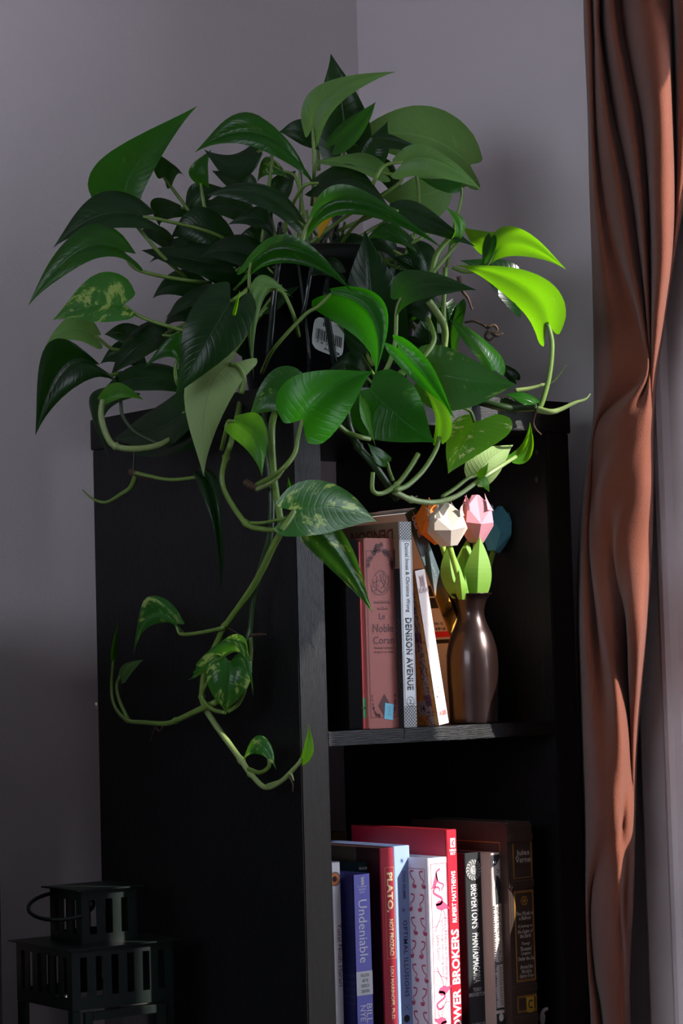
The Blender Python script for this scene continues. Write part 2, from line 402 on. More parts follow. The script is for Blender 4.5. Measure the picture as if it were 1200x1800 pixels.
# ================================================================== LANTERN on a side table at the left
def lantern():
    c = onY(120, 1672, 0)                     # front corner of the wide roof, on a line of sight; real place fixed below
    c = at(120, 1671, 2.42)
    z = c.z; ang = math.radians(-3.5)
    s = .140
    ex = Vector((math.cos(ang), math.sin(ang), 0)); ey = Vector((-ex.y, ex.x, 0))
    cen = Vector((c.x, c.y, 0)) + (ex + ey) * (s / 2)
    hgt = .26
    base = z - .20
    r = empty('lantern', (cen.x, cen.y, base), 'dark green metal candle lantern with slotted roof at the lower left', 'lantern', rz=ang)
    zz = z - base                              # roof plate height above the lantern's foot
    L = M['lantern']
    def b(name, a, c_, bev=.0008): return box(name, a, c_, L, r, local=True, bev=bev)
    h = s / 2
    b('roof_plate', (-h, -h, zz - .0012), (h, h, zz), 0)
    def slotted(name, hw, z0, z1, n, sz0, sz1, t=.0012):
        """four sheet walls with upright slots cut through"""
        bm = bmesh.new()
        for side in range(4):
            sub = bmesh.new()
            add_box(sub, (-hw, -hw, z0), (hw, -hw + t, sz0)); add_box(sub, (-hw, -hw, sz1), (hw, -hw + t, z1))
            pitch = 2 * hw / (n + .55); sw = pitch * .45
            x = -hw
            for i in range(n + 1):
                c0 = -hw + pitch * (i + .55) if i < n else hw
                add_box(sub, (x, -hw, sz0), (c0, -hw + t, sz1)); x = c0 + sw
            bmesh.ops.rotate(sub, verts=sub.verts, cent=(0, 0, 0), matrix=Matrix.Rotation(side * math.pi / 2, 3, 'Z'))
            me = bpy.data.meshes.new('tmp'); sub.to_mesh(me); sub.free(); bm.from_mesh(me); bpy.data.meshes.remove(me)
        return bm_obj(name, bm, L, r, local=True)
    bw = h * .90
    slotted('slotted_band', bw, zz - .0655, zz - .0012, 6, zz - .052, zz - .010)
    uw = h * .50
    slotted('slotted_chimney', uw, zz, zz + .0575, 3, zz + .010, zz + .047)
    b('chimney_cap', (-uw - .007, -uw - .007, zz + .0575), (uw + .007, uw + .007, zz + .059), 0)
    pw = .010
    for sx in (-1, 1):
        for sy in (-1, 1):
            x0, y0 = sx * bw, sy * bw
            b('corner_post', (min(x0, x0 - sx * pw), min(y0, y0 - sy * pw), .012), (max(x0, x0 - sx * pw), max(y0, y0 - sy * pw), zz - .0655))
    b('base_plate', (-h, -h, 0), (h, h, .012))
    for side in range(4):
        g = box('glass_pane', (-bw + pw, -bw + .003, .012), (bw - pw, -bw + .005, zz - .0655), M['glass'], r, local=True)
        g.matrix_parent_inverse = Matrix.Identity(4)
        g.rotation_euler = (0, 0, side * math.pi / 2)
    # door frame standing proud of the front post
    bm = bmesh.new()
    add_box(bm, (-bw + .013, -bw - .005, .018), (-bw + .0225, -bw + .001, zz - .068), .0006)
    add_box(bm, (bw - .0225, -bw - .005, .018), (bw - .013, -bw + .001, zz - .068), .0006)
    add_box(bm, (-bw + .0225, -bw - .005, zz - .077), (bw - .0225, -bw + .001, zz - .068), .0006)
    add_box(bm, (-bw + .0225, -bw - .005, .018), (bw - .0225, -bw + .001, .027), .0006)
    bm_obj('door_frame', bm, L, r, local=True)
    # carrying ring lying over to the left
    pts = []
    for i in range(33):
        a = 2 * math.pi * i / 32
        pts.append(Vector((-.040 + .036 * math.cos(a), .034 * math.sin(a), zz + .040 + .006 * math.cos(a) + .010 * math.sin(a))))
    bm = bmesh.new(); add_tube(bm, pts, [.0022] * 33, 8)
    bm_obj('carrying_ring', bm, L, r, local=True, smooth=True)
    return cen, base
LC, LB = lantern()
tb = empty('side_table', (LC.x - .09, LC.y + .02, 0), 'small dark side table under the lantern', 'table')
box('tabletop', (LC.x - .115, LC.y - .16, LB - .025), (LC.x + .105, LC.y + .165, LB), M['case_h'], tb, bev=.002)
for x in (LC.x - .105, LC.x + .06):
    for y in (LC.y - .145, LC.y + .12):
        box('leg', (x, y, 0), (x + .03, y + .03, LB - .025), M['case'], tb, bev=.001)
# furniture added to shade the lower wall; its dark edge enters the view
pa = onY(5.5, 1500, .12)
cb_ = empty('shade_cabinet', (pa.x - .4, .29, 0), 'dark edge at far left of the picture, on furniture added to shade the wall', 'shade_cabinet')
x0, x1 = pa.x - .85, pa.x
box('carcass', (x0, .14, .06), (x1, YW - .014, 1.24), M['case'], cb_, bev=.002)
box('cabinet_top', (x0 - .004, .118, 1.24), (x1, YW - .014, 1.262), M['case_h'], cb_, bev=.002)
box('plinth', (x0 + .01, .16, 0), (x1 - .01, YW - .02, .06), M['case'], cb_)
for k in (0, 1):
    d = box('door', (x0 + .003 + k * .424, .12, .063), (x0 + .423 + k * .424, .1385, 1.236), M['case'], cb_, bev=.002)
    tube('handle', [(x0 + (.385 if k == 0 else .462), .108, .62), (x0 + (.385 if k == 0 else .462), .108, .76)], .005, .005, M['strand'], d)

# ================================================================== POTHOS
PC = Vector((.205, .195, ZO + TT))
pl = empty('potted_pothos', PC, 'large trailing variegated pothos in a black hanging pot on top of the bookcase', 'plant')
def pot():
    prof = [(.0, .002), (.084, .0), (.090, .004), (.114, .158), (.125, .160), (.127, .164), (.127, .178), (.123, .180), (.117, .178), (.113, .160), (.110, .150)]
    bm = lathe_bm(prof, 48)
    bmesh.ops.translate(bm, verts=bm.verts, vec=PC)
    bmesh.ops.recalc_face_normals(bm, faces=bm.faces)
    return bm_obj('pot', bm, M['pot'], pl, smooth=True)
po = pot()
bm = bmesh.new()
r = bmesh.ops.create_circle(bm, cap_ends=True, segments=40, radius=.112)
for v in bm.verts: v.co = PC + Vector((v.co.x, v.co.y, .155 + .006 * math.sin(60 * v.co.x) * math.cos(50 * v.co.y)))
bm_obj('soil', bm, M['soil'], pl)

def text_mesh(s, res=2, bold=0.0, shear=0.0, space=1.0):
    cu_ = bpy.data.curves.new('txt', 'FONT'); cu_.body = s; cu_.resolution_u = res
    cu_.offset = bold; cu_.shear = shear; cu_.space_character = space
    cu_.align_x = 'CENTER'; cu_.space_line = .9
    o = bpy.data.objects.new('txt', cu_); COL.objects.link(o)
    dg = bpy.context.evaluated_depsgraph_get(); dg.update()
    me = bpy.data.meshes.new_from_object(o.evaluated_get(dg))
    bpy.data.objects.remove(o); bpy.data.curves.remove(cu_)
    xs = [v.co.x for v in me.vertices]; ys = [v.co.y for v in me.vertices]
    if not xs: return me
    x0, x1, y0, y1 = min(xs), max(xs), min(ys), max(ys)
    for v in me.vertices:                     # normalise to a unit square round the origin
        v.co = ((v.co.x - (x0 + x1) / 2) / (x1 - x0), (v.co.y - (y0 + y1) / 2) / (y1 - y0), 0)
    return me

# barcode sticker on the front of the pot
def on_pot(px, py, lift=.0007):
    r = ray(px, py); lo, hi = 2.3, 2.8
    for _ in range(40):
        m = (lo + hi) / 2; p = CAM + r * m - PC
        rad = .090 + (.114 - .090) * max(0, min(1, (p.z - .004) / .154)) + lift
        if p.x * p.x + p.y * p.y > rad * rad: lo = m
        else: hi = m
    return CAM + r * hi
def pot_patch(name, quad, n, m, parent, lift, rounded=False):
    bm = bmesh.new(); g = []
    for i in range(n + 1):
        row = []
        for k in range(m + 1):
            a, b_ = k / m, i / n
            if rounded:                        # round the corners off
                ra, rb = a * 2 - 1, b_ * 2 - 1
                f = 1 - .16 * (abs(ra) ** 4) * (abs(rb) ** 4)
                a, b_ = (ra * f + 1) / 2, (rb * f + 1) / 2
            q = [Vector(x) for x in quad]
            p = q[0].lerp(q[1], a).lerp(q[3].lerp(q[2], a), b_)
            row.append(bm.verts.new(on_pot(p.x, p.y, lift)))
        g.append(row)
    for i in range(n):
        for k in range(m): bm.faces.new((g[i][k], g[i][k + 1], g[i + 1][k + 1], g[i + 1][k]))
    return bm_obj(name, bm, parent[1], parent[0])
LQ = [(553, 553), (606, 574), (602, 632), (546, 611)]
st = pot_patch('barcode_label', LQ, 8, 8, (pl, M['label']), .0006, True)
def lq(a, b_):
    q = [Vector(x) for x in LQ]; return q[0].lerp(q[1], a).lerp(q[3].lerp(q[2], a), b_)
rb = random.Random(3); x = .10
bm = bmesh.new()
while x < .9:
    wv = rb.choice([.012, .012, .022, .034])
    for k in range(4):
        vs = [bm.verts.new(on_pot(*lq(xx, bb), .0010)) for xx, bb in ((x, .36 + .08 * k), (x + wv, .36 + .08 * k), (x + wv, .44 + .08 * k), (x, .44 + .08 * k))]
        bm.faces.new(vs)
    x += wv + rb.choice([.012, .018, .026])
bm_obj('barcode', bm, M['ink'], st)
def pot_text(s, a0, a1, b0, b1, bold=.01):
    me = text_mesh(s, 1, bold)
    for v in me.vertices:
        v.co = on_pot(*lq(a0 + (v.co.x + .5) * (a1 - a0), b1 + (v.co.y + .5) * (b0 - b1)), .0010)
    link_mesh('label_lettering', me, M['ink'], st)
pot_text('7 8 7 6 2', .14, .80, .70, .78); pot_text('FOLIER', .42, .92, .84, .93, .03); pot_text('B', .30, .40, .12, .24, .03)

# plastic hanger strands folded down over the pot
def strand(pts, r=.0026):
    tube('hanger_strand', [at(x, y, d) for x, y, d in pts], r, r, M['strand'], pl, n=5)
strand([(604, 372, 2.70), (566, 425, 2.64), (548, 470, 2.585), (537, 530, 2.58), (528, 570, 2.585)])
strand([(594, 380, 2.70), (582, 440, 2.66), (572, 520, 2.59), (579, 585, 2.585), (592, 660, 2.595)], .0038)
strand([(493, 395, 2.66), (491, 450, 2.60), (482, 520, 2.585), (472, 640, 2.60)], .004)
strand([(500, 395, 2.68), (520, 440, 2.62), (541, 600, 2.582), (543, 660, 2.59)], .002)

PX = 1.0 / F
_WP = [(0, .46), (.03, .66), (.08, .84), (.16, .96), (.27, 1.0), (.38, .97), (.5, .86), (.62, .69), (.74, .48), (.84, .28), (.91, .14), (.96, .06), (1.0, .0)]
def WPROF(t):                                  # half width of a leaf along its midrib
    for (a, x), (b_, y) in zip(_WP, _WP[1:]):
        if t <= b_:
            return x + (y - x) * (t - a) / (b_ - a)
    return 0.0
LEAVES = []
def leaf(base, mid, tip, L, R, depth, kind='g', off=(0, -.8, 0), pet=None, under=False, dl=None, dr=None, fold=0.12, lobe=.16, curl=0.0, pr=(.0019, .0024), pm='vine', label=None, n=18):
    """One heart-shaped leaf with a bent midrib from base to tip and the two margins L, R away from it.
    depth in cm from the viewer side of the room, or 'h4' = 4 cm clear of the bookcase; off = cm in front/behind at base, middle, tip"""
    def D(x, y, o):
        d = hang(x, y, float(depth[1:]) / 100) if isinstance(depth, str) else depth / 100
        return d + o / 100
    P = [at(x, y, D(x, y, o)) for (x, y), o in zip((base, mid, tip), off)]
    ctrl = P[1] * 2 - (P[0] + P[2]) / 2
    dm = D(mid[0], mid[1], off[1])
    ln = (P[1] - P[0]).length + (P[2] - P[1]).length
    def lat(v, dd):
        px = math.hypot(*v) * PX * dm
        if dd is None:
            want = .34 * ln
            dd = .75 * math.sqrt(max(0, want * want - px * px)) * (1 if v[1] < 0 else -1)
            dd = max(-.022, min(.022, dd))
        else: dd = dd / 100
        return (CR * v[0] - CU * v[1]) * (PX * dm) + ray(mid[0], mid[1]) * dd
    LV, RV_ = lat(L, dl), lat(R, dr)
    m = 5
    def C(t): return P[0] * (1 - t) ** 2 + ctrl * (2 * t * (1 - t)) + P[2] * t * t
    def Tn(t): return ((ctrl - P[0]) * (1 - t) + (P[2] - ctrl) * t)
    rnd = random.Random(int(base[0] * 13 + base[1] * 7 + tip[0]))
    ph, amp = rnd.uniform(0, 6.28), rnd.uniform(.015, .04)
    bm = bmesh.new(); uvl = bm.loops.layers.uv.new('UVMap'); grid = []; UV = {}
    for i in range(n + 1):
        t = i / n
        t = t ** 1.15
        wd = WPROF(t)
        tan = Tn(max(t, .02))
        row = []
        for k in range(-m, m + 1):
            s = k / m; q = abs(s)
            side = LV if s < 0 else RV_
            nn = tan.cross(RV_ - LV)
            if nn.length > 1e-9: nn.normalize()
            back = lobe * (math.sin(q * math.pi / 2) ** 1.25) * (1 - t) ** 3.4
            p = C(t) + side * (wd * q) - (tan.normalized() * ln * back)
            p = p + nn * (ln * (fold * .5 * wd * math.sin(math.pi * min(1, q * .8)) * .6 + amp * wd * q * q * math.sin(7 * t + ph + (2 if s < 0 else 0)) + curl * wd * q * q))
            v = bm.verts.new(p); UV[v] = (s * .5 + .5, t); row.append(v)
        grid.append(row)
    for i in range(n):
        for k in range(2 * m):
            bm.faces.new((grid[i][k], grid[i][k + 1], grid[i + 1][k + 1], grid[i + 1][k]))
    bm.normal_update()
    tot = Vector()
    for f in bm.faces: tot += f.normal * f.calc_area()
    show = tot.dot(CAM - P[1]) > 0
    if show == under:
        bmesh.ops.reverse_faces(bm, faces=bm.faces)
    for f in bm.faces:
        for l in f.loops: l[uvl].uv = UV[l.vert]
    o = bm_obj('leaf', bm, M[kind], pl, smooth=True)
    if label: o['label'] = label
    # leaf stalk
    if pet != 0:
        if pet is None:
            g = Vector((510 + rnd.uniform(-60, 90), 470 + rnd.uniform(-30, 20)))
            gd = 2.66 + rnd.uniform(-.02, .05)
            q0, q1 = P[0], at(g.x, g.y, gd)
            tdir = (P[0] - P[1]).normalized() * ((q1 - q0).length * .3)
            pts = [q0, q0 + tdir * .5 + Vector((0, 0, -.004)), q0.lerp(q1, .5) + tdir * .35 + Vector((0, 0, .008)), q1]
        else:
            pts = [P[0]]
            for j, z in enumerate(pet):
                if len(z) > 2:
                    d = z[2]
                    d = hang(z[0], z[1], float(d[1:]) / 100) if isinstance(d, str) else d / 100
                else: d = D(z[0], z[1], off[0] + .15 * (j + 1))
                pts.append(at(z[0], z[1], d))
        tube('leaf_stalk', pts, pr[0], pr[1], M[pm], o, n=6, sides=7)
    return o

# ---- upper left
leaf((220, 340), (252, 275), (347, 186), (-66, -12), (30, 14), 264, 'g', pet=[(222, 368), (244, 402), (290, 455), (330, 490, 268)], dl=-1.2, dr=-.4, fold=.05, off=(0, .3, 1.5))
leaf((238, 352), (205, 330), (177, 318), (-14, -20), (10, 22), 268, 'd', pet=0)
leaf((251, 381), (172, 380), (93, 436), (-12, -36), (8, 28), 262, 'd', dl=1.5, dr=-1.0)
leaf((217, 443), (140, 440), (49, 538), (-20, -32), (16, 30), 260, 'g', pet=[(235, 470), (272, 483), (330, 493, 262), (370, 497, 266)], dl=1.2, dr=-1.2)
leaf((288, 312), (300, 288), (325, 312), (-22, -18), (14, 22), 270, 'd', pet=[(302, 330), (333, 372), (360, 410)])
leaf((318, 366), (286, 370), (280, 398), (-26, -16), (14, 18), 272, 'd')
leaf((527, 298), (445, 232), (342, 268), (-18, -34), (12, 36), 262, 'g', pet=[(529, 345), (526, 398), (522, 450)], off=(0, -1.5, .5), dl=1.0, dr=-1.2, fold=.2)
leaf((452, 268), (408, 290), (358, 262), (4, -24), (-4, 32), 266, 'd')
leaf((353, 322), (350, 298), (372, 262), (-19, -6), (17, 4), 268, 'g', pet=[(356, 347), (366, 400)])
leaf((524, 388), (450, 338), (364, 344), (-8, -20), (8, 36), 257, 'd', pet=[(521, 420), (519, 455)], dl=1.5, dr=-.8)
leaf((495, 300), (470, 292), (452, 320), (-8, -16), (10, 18), 268, 'v')
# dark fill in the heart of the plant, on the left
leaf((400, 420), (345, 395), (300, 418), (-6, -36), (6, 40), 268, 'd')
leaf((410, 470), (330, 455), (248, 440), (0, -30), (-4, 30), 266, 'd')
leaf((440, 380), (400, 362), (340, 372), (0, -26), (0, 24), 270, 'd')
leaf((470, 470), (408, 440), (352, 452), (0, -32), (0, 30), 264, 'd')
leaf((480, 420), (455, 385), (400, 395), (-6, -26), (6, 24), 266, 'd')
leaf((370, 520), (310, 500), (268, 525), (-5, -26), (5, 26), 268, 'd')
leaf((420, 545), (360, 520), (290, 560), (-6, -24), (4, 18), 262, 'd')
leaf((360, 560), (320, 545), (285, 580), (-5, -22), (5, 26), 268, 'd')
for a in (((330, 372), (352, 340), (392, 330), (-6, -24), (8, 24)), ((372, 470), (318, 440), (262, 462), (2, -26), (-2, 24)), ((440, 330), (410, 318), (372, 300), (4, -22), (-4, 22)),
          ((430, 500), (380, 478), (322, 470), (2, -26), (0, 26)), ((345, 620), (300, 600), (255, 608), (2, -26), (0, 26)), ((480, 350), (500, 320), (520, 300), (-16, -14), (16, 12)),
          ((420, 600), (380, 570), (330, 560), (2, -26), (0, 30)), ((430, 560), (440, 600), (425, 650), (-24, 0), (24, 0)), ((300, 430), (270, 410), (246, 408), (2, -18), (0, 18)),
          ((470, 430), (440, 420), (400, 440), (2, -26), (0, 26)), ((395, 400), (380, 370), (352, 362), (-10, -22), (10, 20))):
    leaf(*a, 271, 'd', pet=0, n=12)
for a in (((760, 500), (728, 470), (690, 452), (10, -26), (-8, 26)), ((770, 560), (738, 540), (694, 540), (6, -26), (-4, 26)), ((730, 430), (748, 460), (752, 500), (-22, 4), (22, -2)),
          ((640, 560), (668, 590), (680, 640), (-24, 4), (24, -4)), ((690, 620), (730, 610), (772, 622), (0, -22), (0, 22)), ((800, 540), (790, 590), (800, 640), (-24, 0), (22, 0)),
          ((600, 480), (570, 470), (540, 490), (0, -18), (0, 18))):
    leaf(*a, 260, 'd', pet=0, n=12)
# ---- left middle
leaf((217, 537), (158, 538), (92, 563), (2, -56), (0, 32), 258, 'v', pet=[(250, 558), (310, 578), (350, 590, 263)], dl=1.6, dr=-1.5, fold=.16, label='leaf with a cream patch on its upper edge')
leaf((166, 640), (108, 648), (62, 766), (-40, -34), (34, 34), 257, 'd', pet=[(182, 660), (215, 655, 262)], fold=.22, dl=-1.2, dr=.2)
leaf((165, 590), (120, 578), (78, 612), (-2, -24), (6, 26), 263, 'p')
leaf((252, 592), (215, 585), (183, 588), (0, -18), (2, 22), 264, 'd')
leaf((285, 590), (240, 610), (194, 662), (-18, -24), (14, 24), 262, 'd')
leaf((250, 640), (215, 620), (176, 640), (-6, -26), (6, 24), 266, 'd')
leaf((310, 672), (240, 665), (172, 695), (-2, -26), (4, 26), 260, 'd')
leaf((322, 726), (268, 758), (198, 772), (-6, -40), (10, 40), 'h5', 'd', pet=[(345, 700, 258)])
leaf((345, 760), (300, 785), (230, 800), (-4, -22), (4, 22), 'h3', 'd', pet=0)
leaf((218, 690), (172, 722), (193, 808), (-14, -8), (24, 8), 'h3', 'd', pet=[(250, 680, 262)])
leaf((178, 702), (215, 690), (253, 704), (2, -22), (0, 9), 250, 'b', pet=0, dl=2.0, dr=-.6, fold=.3)
leaf((405, 530), (360, 604), (308, 696), (-44, -28), (48, 26), 244, 'd', pet=[(420, 520), (445, 500, 258)], dl=.8, dr=.5, fold=.12, off=(0, -1.2, 0), label='large dark leaf with a bright yellow-green right margin')
leaf((412, 552), (416, 535), (422, 508), (-4, 0), (3, 0), 243, 'b', pet=0, n=8)
leaf((404, 640), (362, 706), (358, 838), (-46, -10), (42, 14), 247, 'p', under=True, pet=[(417, 644), (428, 664), (424, 692)], off=(0, -.5, 0), dl=.3, dr=.8, fold=.05, pr=(.0028, .0034), label='pale leaf underside hanging beside the pot')
leaf((312, 632), (290, 618), (253, 648), (14, -34), (4, 12), 249, 'g', pet=[(308, 650), (312, 675), (330, 700, 258)])
leaf((412, 741), (448, 772), (460, 838), (24, -22), (-20, 20), 'h7', 'b', pet=[(401, 741), (396, 760), (389, 790, 'h5')], dl=.6, dr=.3, fold=.1)
leaf((362, 838), (386, 900), (388, 1040), (-13, 10), (13, -6), 'h5', 'd', pet=[(345, 839), (296, 843), (237, 831)], fold=.3, dl=.4, dr=-.6)
# ---- middle
leaf((441, 461), (520, 436), (622, 516), (2, -28), (-4, 26), 251, 'g', pet=[(438, 485), (440, 515), (452, 560, 256)], off=(0, -1.6, -.5), dl=1.4, dr=-.2, fold=.25, lobe=.22)
leaf((486, 508), (446, 532), (446, 666), (-14, -18), (12, 10), 251, 'p', pet=[(500, 518), (517, 557), (525, 590, 257)], off=(0, -.8, 0), dl=.2, dr=1.0)
leaf((582, 516), (654, 556), (660, 658), (26, -14), (-46, 36), 251, 'm', pet=[(560, 538), (533, 556), (480, 615), (460, 655, 258)], off=(0, -.5, 0), dl=-.8, dr=2.6, fold=.2, lobe=.08)
leaf((531, 738), (578, 684), (656, 653), (-52, -36), (44, 44), 239, 'm', pet=[(524, 768, 'h5'), (516, 800, 'h5'), (490, 830, 'h5'), (452, 852, 'h4')], dl=.8, dr=-.4, fold=.16, pr=(.0022, .003))
leaf((522, 682), (474, 694), (438, 733), (-6, -40), (8, 34), 243, 'w', pet=0)
leaf((652, 602), (650, 505), (641, 405), (-50, 0), (66, 14), 256, 'd', fold=.1, dl=.5, dr=.5)
leaf((705, 523), (752, 500), (838, 510), (-14, -35), (-4, 28), 248, 'd', pet=[(697, 546), (694, 600), (683, 640), (665, 672)], dl=1.6, dr=-1.2, fold=.15, pr=(.002, .0032))
leaf((700, 372), (756, 392), (836, 434), (10, -26), (-8, 18), 255, 'd', fold=.2)
leaf((549, 381), (632, 352), (777, 436), (2, -30), (-10, 26), 251, 'g', pet=[(537, 404), (527, 436), (522, 460)], off=(0, -1.6, -.5), dl=1.6, dr=-.5, fold=.22, pr=(.0022, .0034))
leaf((560, 322), (628, 320), (688, 372), (6, -26), (-8, 24), 259, 'd')
leaf((668, 302), (612, 286), (546, 286), (0, -17), (2, 18), 262, 'p')
leaf((708, 284), (770, 284), (846, 334), (4, -28), (-6, 30), 259, 'p', pet=[(675, 292), (657, 320), (640, 360, 266)], dl=1.4, dr=-.8, fold=.25)
leaf((806, 318), (778, 322), (735, 312), (4, -10), (0, 20), 262, 'g', pet=[(811, 345), (798, 400), (787, 460, 262), (780, 520, 262)])
leaf((826, 290), (722, 236), (590, 258), (6, -60), (-2, 54), 270, 'p', pet=0, fold=.06, dl=1.2, dr=-1.0, lobe=.10, label='large ribbed pale leaf at top right')
leaf((780, 330), (730, 345), (668, 345), (4, -44), (-2, 50), 268, 'p', fold=.06)
leaf((650, 288), (664, 254), (681, 213), (-24, -6), (22, 8), 265, 'd', pet=0)
leaf((662, 244), (704, 250), (748, 268), (4, -10), (-4, 16), 262, 'd', pet=0)
leaf((549, 222), (590, 160), (696, 126), (-20, -22), (14, 22), 262, 'p', pet=[(551, 262), (552, 305), (548, 360, 268)], dl=1.0, dr=-.5, fold=.08, label='pale leaf with a cream streak at the very top')
leaf((605, 262), (600, 180), (581, 94), (-48, 8), (48, 10), 270, 'd', fold=.15, pet=[(600, 320)])
leaf((588, 254), (630, 214), (660, 179), (-14, -14), (14, 14), 266, 'g', pet=0)
leaf((558, 242), (525, 230), (490, 232), (0, -24), (0, 26), 272, 'd', pet=[(560, 300)])
leaf((590, 322), (574, 366), (560, 420), (-22, -4), (26, 4), 259, 'y', pet=0, label='single yellowed leaf among the green')
leaf((806, 426), (812, 394), (779, 361), (-11, 0), (10, -8), 255, 'b', pet=[(795, 438), (775, 462), (760, 480)], fold=.4)
leaf((721, 428), (680, 408), (640, 424), (0, -16), (0, 16), 258, 'g', pet=[(745, 415), (765, 400, 262)])
leaf((690, 440), (660, 425), (628, 452), (0, -20), (0, 20), 262, 'd')
leaf((640, 440), (600, 430), (560, 455), (0, -20), (0, 20), 264, 'd')
leaf((720, 560), (700, 500), (705, 440), (-30, 0), (34, 0), 264, 'd')
leaf((770, 640), (755, 590), (760, 530), (-34, 0), (36, 0), 264, 'd')
leaf((640, 660), (612, 640), (570, 660), (0, -24), (0, 22), 258, 'd')
leaf((700, 330), (672, 300), (630, 296), (0, -24), (0, 26), 272, 'd')
leaf((470, 540), (500, 520), (530, 500), (0, -12), (0, 12), 262, 'd')
# ---- right
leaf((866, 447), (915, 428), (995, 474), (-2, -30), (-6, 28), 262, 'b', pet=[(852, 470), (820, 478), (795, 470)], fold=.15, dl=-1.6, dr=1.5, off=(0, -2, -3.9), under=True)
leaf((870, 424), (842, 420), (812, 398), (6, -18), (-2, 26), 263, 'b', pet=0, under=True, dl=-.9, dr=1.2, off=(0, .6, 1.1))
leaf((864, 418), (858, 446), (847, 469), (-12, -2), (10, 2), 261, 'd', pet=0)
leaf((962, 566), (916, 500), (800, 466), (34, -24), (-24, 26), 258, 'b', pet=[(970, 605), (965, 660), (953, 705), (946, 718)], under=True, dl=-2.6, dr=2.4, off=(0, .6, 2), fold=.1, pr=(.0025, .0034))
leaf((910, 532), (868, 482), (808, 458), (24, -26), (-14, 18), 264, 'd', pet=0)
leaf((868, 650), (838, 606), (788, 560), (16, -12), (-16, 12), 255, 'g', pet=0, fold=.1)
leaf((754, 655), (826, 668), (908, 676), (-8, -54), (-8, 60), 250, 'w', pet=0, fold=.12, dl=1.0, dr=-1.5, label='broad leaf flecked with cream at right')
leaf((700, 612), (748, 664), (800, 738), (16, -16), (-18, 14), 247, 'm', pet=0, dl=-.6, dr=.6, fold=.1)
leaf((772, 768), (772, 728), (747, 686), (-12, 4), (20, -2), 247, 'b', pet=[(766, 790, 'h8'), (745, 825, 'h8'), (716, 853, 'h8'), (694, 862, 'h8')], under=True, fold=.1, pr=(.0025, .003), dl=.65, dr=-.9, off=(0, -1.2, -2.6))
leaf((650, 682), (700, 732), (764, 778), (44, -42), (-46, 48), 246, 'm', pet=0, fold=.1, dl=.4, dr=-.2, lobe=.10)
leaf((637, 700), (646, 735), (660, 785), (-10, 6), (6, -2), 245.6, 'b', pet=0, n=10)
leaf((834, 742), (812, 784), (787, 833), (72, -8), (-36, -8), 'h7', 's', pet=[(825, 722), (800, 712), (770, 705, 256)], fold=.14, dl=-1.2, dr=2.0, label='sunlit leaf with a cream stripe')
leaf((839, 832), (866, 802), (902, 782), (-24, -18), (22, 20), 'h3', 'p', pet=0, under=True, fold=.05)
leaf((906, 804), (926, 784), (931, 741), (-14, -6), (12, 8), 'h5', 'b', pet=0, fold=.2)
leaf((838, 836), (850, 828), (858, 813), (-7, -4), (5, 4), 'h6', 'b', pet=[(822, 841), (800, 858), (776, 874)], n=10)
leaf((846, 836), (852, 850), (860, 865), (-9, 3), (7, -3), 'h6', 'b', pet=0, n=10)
leaf((946, 712), (916, 700), (885, 692), (2, -10), (-2, 10), 264, 'g', pet=0)
leaf((905, 668), (888, 652), (872, 640), (8, -10), (-4, 10), 268, 'd', pet=0)
leaf((680, 812), (664, 800), (645, 778), (8, -10), (-8, 10), 'h6', 'g', pet=[(684, 828), (690, 845)])
# ---- lower hanging leaves
leaf((517, 898), (590, 892), (662, 917), (2, -50), (-4, 50), 'h8', 'v', pet=[(505, 917), (493, 932)], fold=.12, dl=.8, dr=-.9, lobe=.2, off=(0, -.6, 0), pr=(.003, .0034), label='broad cream-streaked leaf hanging in front of the books')
leaf((524, 905), (594, 976), (655, 1078), (24, -26), (-24, 22), 'h6', 'v', pet=0, fold=.2, dl=.4, dr=.4, lobe=.06)
leaf((519, 890), (510, 862), (506, 838), (-5, 0), (6, 0), 'h5', 'g', pet=[(518, 905), (495, 912), (460, 919), (434, 919)], n=10, pr=(.0014, .002))
leaf((309, 1095), (262, 1082), (234, 1152), (-2, -30), (16, 18), 'h5', 'v', pet=[(312, 1104), (320, 1115), (358, 1111), (394, 1103)], fold=.2, dl=.9, dr=-.8)
leaf((345, 1166), (418, 1126), (445, 1224), (8, -15), (-10, 16), 'h7', 'v', pet=0, fold=.3, dl=.8, dr=-.6)
leaf((404, 1164), (402, 1206), (396, 1252), (-42, 0), (40, 0), 'h6', 'v', pet=[(380, 1180), (358, 1210), (356, 1228), (372, 1246), (396, 1253)], fold=.5, dl=.6, dr=.6)
leaf((199, 1158), (201, 1132), (208, 1090), (-5, 0), (6, 2), 'h4', 'g', pet=0, n=10)
leaf((210, 1190), (224, 1172), (252, 1160), (-4, -11), (6, 11), 'h4', 'p', pet=[(205, 1206), (210, 1232), (225, 1264)], fold=.3, n=10)
leaf((529, 1336), (540, 1306), (541, 1272), (-8, -4), (8, 4), 'h4', 'b', pet=0, n=12, fold=.4)
leaf((472, 1332), (450, 1310), (426, 1340), (4, -16), (6, 20), 'h5', 'v', pet=[(472, 1348), (456, 1358), (437, 1352)], fold=.3)

